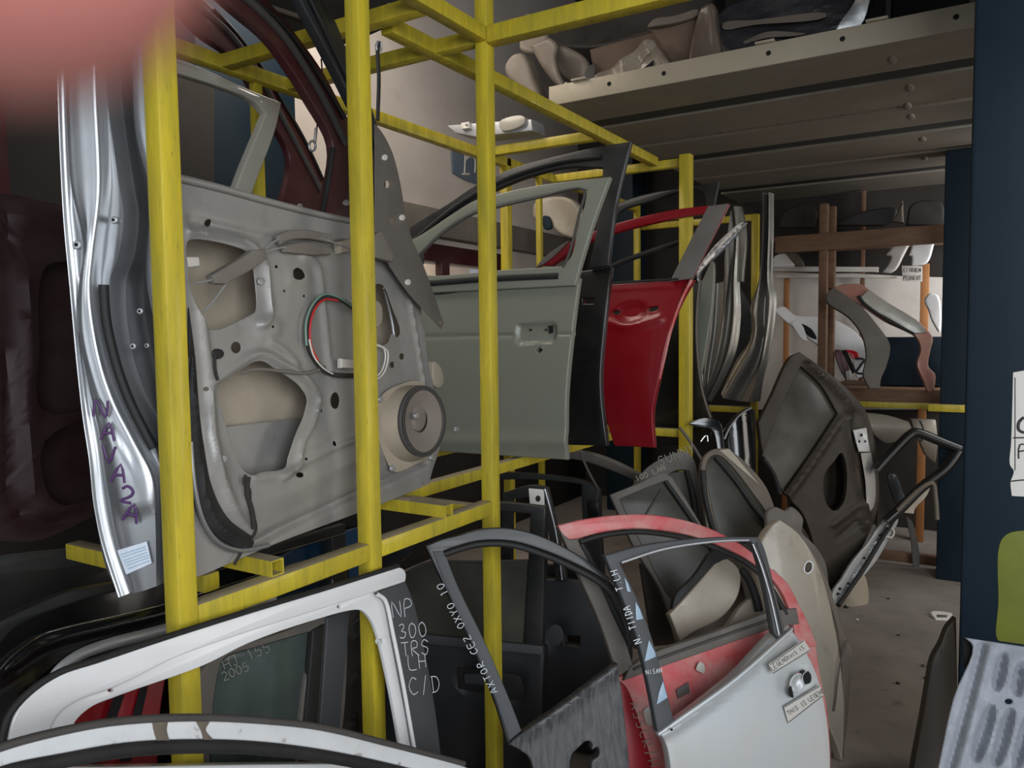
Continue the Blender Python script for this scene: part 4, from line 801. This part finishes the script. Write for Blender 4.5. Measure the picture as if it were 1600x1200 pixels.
for q in ('976,902c 982,913c 986,925c 980,924c', '993,940c 1000,952c 1005,967c 994,969c', '1014,1000c 1024,1020c 1025,1026c 1007,1034c', '1036,1064c 1043,1090c 1026,1101c 1030,1082c'): sd.S('tape_scrap', q, 'tape_blue', thick=.001, z=.003)
write(sd, 'T.LH', 974, 921, 11, -108, 'chalk', .0013, .004, .55, .25); write(sd, 'N. TIIDA', 1002, 1003, 11, -108, 'chalk', .0013, .004, .5, .2); write(sd, 'NISAN', 1010, 1054, 7, -8, 'chalk', .0009, .004, .5, .25)
sd.S('mirror_hole', ell(p, 1044, 1137, 2), 'hole', thick=.001, z=.022)
# beige door behind
p = Pl(1300, 1130, D=2.62, a=52, L=14)
d = T('car_door_shell', 'cream car door with an empty square handle hole, edge on behind the red door', 'car door', p)
d.S('skin', '1196,880c 1200,848 1212,821 1222,812c 1250,836 1278,877 1301,928 1318,989 1333,1018 1331,1050 1326,1112 1317,1190c 1312,1175 1300,1146 1285,1120 1260,1120 1232,1095c', 'beige_paint', ['1257,884 1262,877 1269,880 1269,890 1262,896 1257,893'], .04, 0, [('barrelu', .05), ('ridge', '1300,1000c 1310,1060 1303,1120c', .012, -.006)], .025)
d.W('handle_edge', '1257,884 1262,877 1269,880 1269,890 1262,896 1257,893', 'white', .003, .002, closed=True); d.W('skin_crease', '1325,1000 1312,1040 1306,1090 1303,1112', 'dust_grey', .003, .003)
d.S('shut_face', '1222,812c 1250,836 1278,877 1301,928 1318,989 1333,1018 1331,1050 1326,1112 1318,1190c 1314,1190c 1318,1112 1310,985 1270,880', 'junk_grey', thick=.05, z=-.02)
p = Pl(1250, 860, D=2.98, a=50, L=12)
d = T('crumpled_panel', 'crumpled grey metal sheet wedged behind the cream door', 'panel', p)
d.S('sheet', '1196,830c 1200,800 1212,792 1225,798 1238,792 1254,811 1256,830 1275,852 1288,893 1302,928 1315,965 1300,1000c 1240,940 1200,900c', 'dust_grey', thick=.02, disp=[('noise', .012, 40)], cut=.012, bevel=.004)
# doors inside the heap
p = Pl(1100, 985, D=2.5, a=42, L=18)
d = T('car_door_shell', 'cream door corner showing through the window of the silver door', 'car door', p)
d.S('skin', '1047,960c 1090,914 1133,867c 1146,876 1158,892 1155,925 1143,949 1125,968 1085,990 1068,1004c', 'beige_paint', thick=.04, disp=[('barrel', .03)], cut=.04); d.S('lower_skin', '1075,1010 1130,985 1160,945 1178,935 1195,958 1190,990 1100,1040', 'beige_paint', thick=.03, z=-.03); d.S('dark_trim', '1108,866c 1122,858 1140,872 1128,876 1090,915 1050,955c 1056,930 1085,900', 'rubber', thick=.03, z=-.02)
d.W('hose', '1158,890 1170,905 1180,930 1186,955', 'rubber', .014, -.01)
p = Pl(1040, 950, D=2.95, a=36, L=20)
d = T('car_door_shell', 'grey glazed car door with small chalk marks leaning at the left of the heap', 'car door', p)
d.S('window_frame', '953,773c 1000,754 1037,738 1050,746c 1075,785 1100,826 1160,910c 1150,918c 1079,812 1040,751c 1005,764 968,780c 990,826 1012,870 1040,925 1062,955 1047,962c 1031,920 994,861 975,822', 'dust_grey', thick=.03)
d.S('glass', '968,780c 1005,764 1040,751c 1079,812 1150,918c 1062,957c 1040,925 1012,870 990,826', 'glass_dusty', thick=.004, z=-.012); d.W('window_seal', '1040,752 1060,780 1085,816 1130,885', 'rubber', .010, 0)
d.S('body', '1047,962c 1160,910c 1180,1000c 1170,1090c 1080,1100c', 'dust_grey', thick=.03, z=-.02); d.W('wiper', '1000,822 1015,795 1035,765', 'rubber_grey', .004, -.006)
write(d, '100 LAN', 995, 752, 8, -22, 'chalk_dim', .0013, .002, .6, .3)
p = Pl(1060, 720, D=3.4, a=36, L=19)
d = T('car_door_shell', 'dusty grey car door top with chalk letters along its curved roof edge', 'car door', p)
d.S('window_frame', '985,765c 1002,740 1020,724 1045,711 1069,705 1082,714 1092,750 1103,812 1115,880c 1096,880c 1088,775 1077,735c 1060,734 1046,740 1030,752c', 'dust_grey', thick=.03); d.S('glass', '1030,752c 1046,740 1077,735c 1088,775 1096,880c 1050,900c', 'glass_dusty', thick=.004, z=-.012); d.W('window_seal', '1073,735 1082,775 1092,850', 'rubber', .010, .002)
d.S('body', '1000,880c 1115,880c 1130,1000c 1020,1010c', 'dust_grey', thick=.03, z=-.03)
write(d, 'SUNNY', 1032, 728, 14, -22, 'chalk_dim', .0018, .002, .6, .3)
p = Pl(1150, 830, D=3.2, a=40, L=19)
d = T('car_door_shell', 'tall glazed car door with a pale dusty pane leaning at the top of the heap', 'car door', p)
d.S('window_frame', '1095,740c 1097,722 1103,710 1114,702 1138,700c 1165,722 1198,762 1215,812 1216,832c 1190,848c 1206,821 1175,768 1128,713 1116,711 1107,718 1103,735 1108,770 1122,829 1130,850c 1112,850 1100,790', 'junk_grey', thick=.03)
d.S('glass', '1116,711 1107,718 1103,735 1108,770 1122,829 1130,850c 1190,846c 1206,821 1175,768 1128,713', 'glass_dusty', thick=.004, z=-.012); d.W('window_seal', '1118,714 1150,752 1180,795 1206,826', 'rubber', .010, .001); d.W('front_seal', '1098,735 1101,770 1112,820 1124,852', 'rubber', .012, .004)
d.S('quarter_frame', '1124,703c 1140,701c 1185,755c 1198,768c', 'beige_paint', thick=.01, z=.004); d.S('body', '1112,850c 1216,830c 1225,900c 1190,1000c 1130,1000c', 'dust_grey', thick=.03, z=-.03)
p = Pl(1130, 660, D=3.9, a=30, L=6)
d = T('car_door_shell', 'black car door frames crowded behind the far yellow post', 'car door', p)
d.S('window_frame', '1075,662c 1100,652 1125,660 1132,700 1136,760c 1124,760c 1120,700 1112,672 1090,668', 'black_gloss', thick=.04); d.W('trim_or_glint', '1062,668 1085,700 1105,735', 'dust_grey', .008, .01); d.W('chrome_strip', '1095,690 1104,680 1106,690', 'chrome', .004, .012); d.S('body', '1070,750c 1140,750c 1145,900c 1075,900c', 'black_paint', thick=.03)
p = Pl(1160, 680, D=4.2, a=40, L=10)
d = T('fender_panel', 'glossy black curved fender under the far shelf corner', 'car part', p)
d.S('panel', '1130,690c 1138,668 1155,646 1175,636c 1188,640c 1186,700 1180,760 1150,780c 1135,740', 'black_gloss', thick=.05, disp=[('barrelu', .06)], cut=.04); d.W('edge', '1132,686 1140,668 1156,648 1174,637', 'silver', .006, .004)

# ================================================================== right side of the aisle
p = Pl(1300, 932, z=0.01, a=50, L=12)
d = T('tailgate', 'large rusty brown hatchback tailgate with dusty glass, standing on its edge in the aisle', 'tailgate', p)
d.S('inner_panel', '1185,660c 1205,620 1235,558 1250,550c 1289,578 1325,608 1352,640 1364,675 1371,710 1374,750 1373,792 1362,825 1335,880 1306,938c 1290,900 1276,864 1255,804 1225,770 1195,718', 'rust', ['1251,572c 1283,602 1309,646c 1270,705 1226,768c 1192,711c 1220,636', '1305,720 1315,708 1322,725 1323,760 1318,785 1305,798 1294,790 1287,765 1290,740'], .03, 0, [
 ('ridge', '1262,570c 1300,604 1325,636 1322,670 1332,720 1342,770 1352,800 1350,822', .02, .03), ('ridge', '1316,652 1260,735 1228,778', .02, .02), ('ridge', '1300,820 1340,790', .02, .015), ('ridge', '1310,840 1345,812', .014, -.012), ('step', '1334,640 1350,650 1358,700 1356,780 1348,780 1345,720 1332,690', -.02, .02)], .022)
d.S('glass', '1251,570c 1285,602 1311,646c 1270,707 1226,770c 1190,711c 1219,634', 'glass_dusty', thick=.004, z=-.018); d.S('outer_skin', '1190,660c 1240,565 1290,590 1350,645 1368,710 1370,790 1335,870 1306,925c 1276,860 1225,765', 'rust', ['1251,572c 1283,602 1309,646c 1270,705 1226,768c 1192,711c 1220,636'], .01, -.12)
d.S('hinge_plate', '1333,672c 1354,668c 1360,706c 1342,706c', 'galv', [ell(p, 1345, 680, 2), ell(p, 1342, 690, 1.6), ell(p, 1351, 690, 1.6)], .008, .006, label='bare metal hinge mount'); d.S('bare_patch', '1345,708c 1361,707c 1368,750 1366,790 1357,800 1352,750', 'silver_dusty', thick=.004, z=.004)
d.W('seal', '1192,716 1208,740 1218,772', 'rubber', .014, .006)
p = Pl(1310, 954, z=0.01, a=62, L=20)
d = T('sill_panel', 'bent silver sill strip leaning beside the rusty tailgate', 'car part', p)
d.S('strip', '1402,800c 1392,804 1374,822 1358,846 1332,878 1316,904 1301,928 1306,950c 1322,934 1349,902 1374,870 1391,838 1404,814', 'silver_white', thick=.02, disp=[('ridge', '1398,808c 1372,845 1340,895 1312,940c', .016, -.02)], cut=.02); d.W('rubber_edge', '1400,806 1378,842 1350,888 1328,920 1310,946', 'rubber', .012, .012)
for x, y in ((1350, 872), (1356, 881), (1376, 836), (1325, 912), (1312, 920), (1309, 928)): d.S('bolt_hole', ell(p, x, y, 2.2), 'hole', thick=.002, z=.004)
d.W('cable', '1386,822 1394,826 1397,832 1392,840 1386,838 1380,842', 'wire_white', .006, .012, label='pale cable loop')
p = Pl(1340, 944, z=0.01, a=48, L=16)
d = T('plastic_flap', 'yellowed plastic trim flap on the floor under the silver sill strip', 'plastic', p)
d.S('shell', '1354,895c 1362,908 1365,924 1356,950 1337,955 1318,944 1330,920', 'plastic_beige', thick=.02, disp=[('barrelu', .04)], cut=.03); d.W('lower_edge', '1354,951 1337,957 1320,947', 'rubber', .008, .004)
p = Pl(1420, 740, D=4.5, a=25, L=10)
d = T('bumper_bar', 'dark bent tube frame of a bumper propped against the blue columns', 'bumper', p)
d.W('tube', '1370,735 1390,712 1424,678 1432,676 1470,690 1500,702', 'black_paint', .028); d.W('tube', '1498,705 1480,730 1440,762 1405,797 1385,815', 'black_paint', .030); d.W('torn_edge', '1402,798 1440,762 1457,755 1462,780 1464,812', 'junk_grey', .014, .02, label='torn pale fabric edge'); d.S('torn_flap', '1403,800c 1440,765 1456,757c 1448,775 1430,795 1428,803c', 'beige_paint', thick=.008, z=.01)
p = Pl(1390, 690, D=5.0, a=20, L=0)
d = T('fender_panel', 'cream fender lying behind the dark tube frame', 'car part', p)
d.S('panel', '1356,646c 1390,650 1421,659c 1424,670 1405,690 1390,694 1372,684 1362,672', 'beige_paint', thick=.04, disp=[('barrel', .05)], cut=.04)
p = Pl(1440, 680, D=5.1, a=20, L=0)
d = T('fender_panel', 'second cream fender partly hidden by the far blue column', 'car part', p)
d.S('panel', '1426,655c 1465,657c 1465,725c 1448,712 1438,692 1430,676', 'beige_paint', thick=.04, disp=[('barrel', .04)], cut=.04); d.W('line', '1437,657 1443,672 1440,690', 'dust_grey', .006, .01)
p = Pl(1430, 890, D=4.9, a=10, L=5)
d = T('fender_panel', 'dark twisted fender strip standing on the floor under the shelf at the back', 'car part', p)
d.S('strip', '1416,808c 1425,815 1432,840 1437,870 1436,892c 1428,885 1424,850', 'dust_grey', thick=.03); d.S('arch', '1388,740 1400,742 1412,770 1420,792 1404,790 1392,770', 'charcoal', thick=.03)
p = Pl(1388, 800, D=5.0, a=30, L=10)
d = T('panel', 'rusty brown triangular panel between the tailgate and the tube frame', 'panel', p)
d.S('sheet', '1372,770c 1404,794c 1370,830c', 'rust', thick=.02)

# ================================================================== wooden shelf at the back
wy = 5.55
q = Pl(1285, 455, y=wy, a=0); x0 = q.o.x
ws = thing('wooden_shelf', 'brown timber shelving along the back wall', 'shelf', Matrix.Translation((x0, wy, 0)))
def wb(name, pxa, pxb, y, za, zb, dep=.07, m='wood'):
    A = Pl(pxa, 500, y=y).o.x; B = Pl(pxb, 500, y=y).o.x
    return ob(name, boxmesh(A - x0, B - x0, y - wy, y - wy + dep, za, zb, .004), m, ws)
def zat(px, py, y): return Pl(px, py, y=y).o.z
wb('post', 1278, 1291, wy, 0, zat(1285, 318, wy)); wb('post', 1293, 1303, wy + .12, 0, zat(1298, 318, wy), .06)
wb('beam', 1210, 1520, wy - .01, zat(1400, 384, wy), zat(1400, 356, wy), .06); wb('beam', 1295, 1520, wy + .5, zat(1400, 386, wy + .5), zat(1400, 372, wy + .5), .06)
wb('shelf_board', 1290, 1490, wy - .03, zat(1380, 627, wy), zat(1380, 607, wy), .9); wb('shelf_edge', 1290, 1490, wy - .05, zat(1380, 636, wy), zat(1380, 627, wy), .04, 'yellow')
wb('post', 1224, 1231, wy + .75, 0, zat(1228, 433, wy + .75), .06, 'wood_orange'); wb('post', 1437, 1450, wy + .55, 0, zat(1440, 412, wy + .55), .06, 'wood_orange')
wb('post', 1343, 1349, wy + .8, 0, 2.54, .05); wb('upper_board', 1205, 1500, wy, 2.12, 2.15, .9); wb('brace', 1291, 1303, wy + .06, zat(1297, 450, wy), zat(1297, 375, wy), .05)
wb('kick_board', 1300, 1490, wy - .03, 0, .06, .05)
p = Pl(1340, 520, y=6.46, a=0)
tag(ob('wall_board', sheet(smooth(pp(p, '1180,424c 1560,436c 1560,640c 1180,640c')), (), .03, 0), 'board_white', mw=p.mw()), 'large off-white board fixed on the back wall behind the wooden shelf', 'board')
p = Pl(1300, 420, y=6.2, a=0)
for i, (o_, l_) in enumerate((('1205,416c 1372,417c 1372,425c 1205,424c', 'long cream trim strip lying level along the back wall above the board'), ('1210,428c 1330,426c 1400,430c 1400,434c 1330,433c 1210,434c', 'thin pale trim strip just below the long cream one at the back'))):
    tag(ob('trim_strip', sheet(smooth(pp(p, o_)), (), .04, 0), 'board_white', mw=p.off(-.05 * i).mw()), l_, 'trim')
p = Pl(1425, 428, y=5.98, a=-6, L=4)
d = T('sign', 'small white card with two handwritten lines on the orange timber post', 'sign', p)
d.S('card', '1409,415c 1441,416c 1441,440c 1410,439c', 'paper_plain', thick=.004); write(d, 'CITROEN', 1412, 425, 6, 0, 'ink', .002, .001, .45, .22); write(d, 'PEUGEOT', 1412, 437, 6, 0, 'ink', .002, .001, .45, .22)
p = Pl(1400, 520, y=5.42, a=14, L=8)
d = T('quarter_panel', 'faded orange and grey car roof pillar leaning on the wooden shelf', 'car part', p)
d.S('panel', '1303,448c 1314,444 1346,444 1360,454 1388,473 1439,504 1459,527 1456,544 1452,572 1463,584 1462,607c 1453,612 1445,595 1434,569 1440,544 1431,524 1405,511 1383,501 1349,478 1318,460', 'orange_paint', thick=.05, disp=[('barrelu', .03)], cut=.03)
d.S('outer_face', '1345,464c 1356,453c 1388,473 1438,505 1448,520c 1428,521c 1390,498 1358,480', 'grey_clear', thick=.02, z=.02, label='bare grey outer face'); d.W('seal', '1342,462 1350,474 1390,502 1428,522', 'rubber', .010, .022)
p = Pl(1340, 540, y=5.28, a=14, L=8)
d = T('quarter_panel', 'dark brown car roof pillar leaning just left of the orange one', 'car part', p)
d.S('panel', '1291,458c 1303,448c 1320,460 1349,482 1371,507 1392,538 1386,572 1378,590 1375,607c 1359,607c 1349,586 1354,555 1346,521 1326,495 1293,471', 'dust_grey', thick=.05, disp=[('barrelu', .03)], cut=.03)
p = Pl(1260, 520, y=5.9, a=10, L=8)
d = T('bumper', 'white bumper corner with dark openings behind the wooden post', 'bumper', p)
d.S('shell', '1211,482 1224,477 1242,492 1276,494 1312,503 1345,527 1354,552 1350,566 1322,548 1290,545 1262,528 1240,512', 'white', thick=.06, disp=[('barrel', .05)], cut=.03); d.S('opening', '1252,506 1268,514 1276,530 1262,524', 'hole', thick=.01, z=.02); d.S('lip', '1236,505c 1246,498c 1256,512c 1262,534c 1252,530c', 'white', thick=.03, z=.04)
p = Pl(1330, 560, y=5.8, a=10, L=5)
d = T('tail_lamp', 'red and white tail lamp on the shelf in front of the white bumper', 'lamp', p)
d.S('lens', '1321,546c 1339,550 1344,562c 1333,561c', 'lamp_red', thick=.04, z=.03); d.S('housing', '1334,564 1348,566 1350,586 1340,590 1336,578', 'white', thick=.05, z=.02); d.S('backing', '1314,548c 1322,546c 1338,580c 1332,584c', 'junk_dark', thick=.03, z=.02); d.W('cable', '1336,560 1350,562 1344,572 1338,582 1350,584', 'rubber', .008, .05)
p = Pl(1318, 580, y=5.66, a=12, L=6)
d = T('bumper', 'maroon and silver bumper end hanging below the red tail lamp', 'bumper', p)
d.S('shell', '1305,548 1312,548 1324,568 1330,592 1323,595c 1312,576', 'maroon', thick=.04); d.S('tip', '1321,580c 1329,578c 1331,592c 1323,595c', 'silver_white', thick=.03, z=.02)
p = Pl(1400, 560, y=5.95, a=0, L=0)
tag(ob('crate', boxmesh(Pl(1375, 500, y=5.75).o.x, Pl(1475, 500, y=5.75).o.x, 5.75, 6.06, zat(1400, 606, 5.55), zat(1400, 527, 5.75), .01), 'blue_steel'), 'dark blue box on the shelf behind the leaning roof pillars', 'box')
for i_, (o_, l_, m_, nm) in enumerate((('1378,425c 1388,412 1392,400 1384,398c 1400,380 1422,378c 1412,398 1400,420 1390,426', 'curved cream trim piece hanging above the white board', 'board_white', 'trim_piece'),
                   ('1420,398c 1426,378c 1460,378c 1448,410 1424,416c 1424,400', 'cream fender piece hanging above the card sign', 'white', 'fender_panel'),
                   ('1222,390c 1232,386 1256,414 1246,416', 'pale bent strip at the left end of the back shelf', 'junk_grey', 'trim_piece'),
                   ('1206,408c 1210,400 1226,396 1240,414 1206,418c', 'crumpled white plastic at the left end of the back shelf', 'white', 'plastic'),
                   ('1392,346c 1400,334 1410,312c 1412,348c', 'grey triangular shard standing on the top back shelf', 'junk_grey', 'panel'),
                   ('1300,352c 1330,335 1400,325 1395,345 1380,352c', 'dark bumper skin lying on the top back shelf', 'junk_dark', 'bumper'),
                   ('1215,356c 1225,330 1262,318 1276,330 1272,356c', 'dark heap of parts on the top back shelf left of the timber post', 'junk_dark', 'bundle'),
                   ('1415,352c 1425,318 1470,316 1478,352c', 'dark part on the top back shelf above the card sign', 'junk_dark', 'car_part'),
                   ('1444,470 1452,458 1466,462 1468,520 1455,500 1450,485', 'crumpled white plastic beside the orange timber post', 'white', 'plastic'))):
    f_ = o_.split()[0].rstrip('c').split(','); p = Pl(float(f_[0]), float(f_[1]), y=5.78 + .07 * (i_ % 4), a=0, L=3)
    P = smooth(pp(p, o_)); tag(ob(nm, sheet(P, (), .05, 0, [('noise', .006, 20)], .04, .012), m_, mw=p.mw()), l_, 'car part')

A_, B_ = Pl(1450, 637, y=far_c.y - .05).o, Pl(1514, 637, y=far_c.y - .05).o
tag(ob('steel_bar', boxmesh(A_.x, B_.x + .1, A_.y, A_.y + .04, A_.z - .022, A_.z + .022), 'yellow'), 'short yellow steel bar crossing the far blue column', 'bar')
# ================================================================== near right corner
p = Pl(1510, 1000, D=2.02, a=4, L=24)
d = T('bed_liner', 'ribbed pale grey pickup bed liner panel leaning against the near blue column', 'panel', p)
slots = ['1562,1030 1569,1022 1571,1032 1564,1066 1557,1076 1554,1066', '1590,1048 1596,1042 1598,1050 1592,1084 1586,1082', '1543,1108 1550,1104 1552,1112 1532,1180 1525,1188 1522,1180', '1574,1114 1581,1110 1582,1118 1562,1190 1555,1194 1553,1186', '1604,1122 1610,1118 1612,1126 1592,1196 1586,1196', '1592,1040 1620,1036 1622,1046 1594,1050']
d.S('sheet', '1508,996c 1560,1004 1640,1016c 1640,1290c 1440,1290c 1462,1215 1490,1090 1520,1010', 'liner', [ell(p, 1576, 1096, 6, 4)], .01, 0, [('step', s_, -.026, .007) for s_ in slots] + [('ridge', '1535,1010c 1515,1090 1490,1180 1470,1250c', .010, -.016), ('ridge', '1548,1012c 1530,1080 1505,1180 1480,1260c', .012, .008)], .0045)
d.S('side_flange', '1503,994c 1521,1007c 1518,1030 1506,1046c', 'hole', thick=.01, z=-.02)
p = Pl(1470, 1080, D=2.35, a=20, L=10)
d = T('fender_panel', 'dark grey curved fender standing on the floor left of the near blue column', 'car part', p)
d.S('panel', '1500,968c 1484,982 1472,1006 1458,1030 1450,1070 1442,1120 1430,1190 1415,1290 1410,F 1504,F', 'rust', thick=.04, disp=[('barrelu', .03)], cut=.05)
p = Pl(1470, 960, z=.02, a=-10, L=70)
d = T('paper_box', 'small crushed white paper box on the floor by the blue column', 'box', p)
d.S('shell', '1453,957c 1459,953 1486,957 1488,966c 1462,968c', 'paper_plain', thick=.03, bevel=.004, disp=[('noise', .004, 60)], cut=.02); d.S('print', '1464,960c 1480,961c 1480,964c 1464,964c', 'ink', thick=.002, z=.003)
for x, y, s_, l_ in ((1339, 968, 3, 'tiny white paper scrap on the floor below the yellowed flap'), (1404, 992, 2.5, 'dark crumb on the floor in the middle of the aisle'), (1444, 1040, 4, 'small brown stone on the floor beside the dark fender'), (1446, 1059, 3, 'dark crumb on the floor just below the brown stone'), (1403, 1067, 3, 'dark crumb on the aisle floor nearest the cream door'), (1388, 935, 3, 'dark crumb at the far end of the aisle floor')):
    p = Pl(x, y, z=.004, a=random.uniform(0, 90), L=80)
    bm = bmesh.new(); bmesh.ops.create_icosphere(bm, subdivisions=2, radius=s_ / FPX * 3.4)
    for v in bm.verts: v.co *= random.uniform(.7, 1.2); v.co.z *= .5
    me = bpy.data.meshes.new('s'); bm.to_mesh(me); bm.free()
    tag(ob('paper_scrap' if s_ == 3 and x == 1339 else 'crumb', me, 'paper_plain' if x == 1339 else 'junk_grey' if s_ == 4 else 'junk_dark', mw=Matrix.Translation(p.o)), l_, 'scrap')

# ================================================================== the photographer's fingertip at the lens
P0 = CAM + ray(-60, -228).normalized() * .032; ax = (ray(-500, -800).normalized() - ray(-60, -228).normalized()).normalized()
bm = bmesh.new(); bmesh.ops.create_uvsphere(bm, u_segments=32, v_segments=24, radius=.0072)
rot = ax.to_track_quat('Z', 'Y').to_matrix()
for v in bm.verts:
    if v.co.z > 0: v.co.z = v.co.z * 4; 
    k = 1 + max(0, v.co.z) * 4; v.co.x *= k; v.co.y *= k * .92
    v.co = rot @ v.co
me = bpy.data.meshes.new('f'); bm.to_mesh(me); bm.free(); shade(me, 80)
tag(ob('fingertip', me, 'skin', mw=Matrix.Translation(P0)), 'blurred pink fingertip of the person holding the camera at the top left corner', 'person')
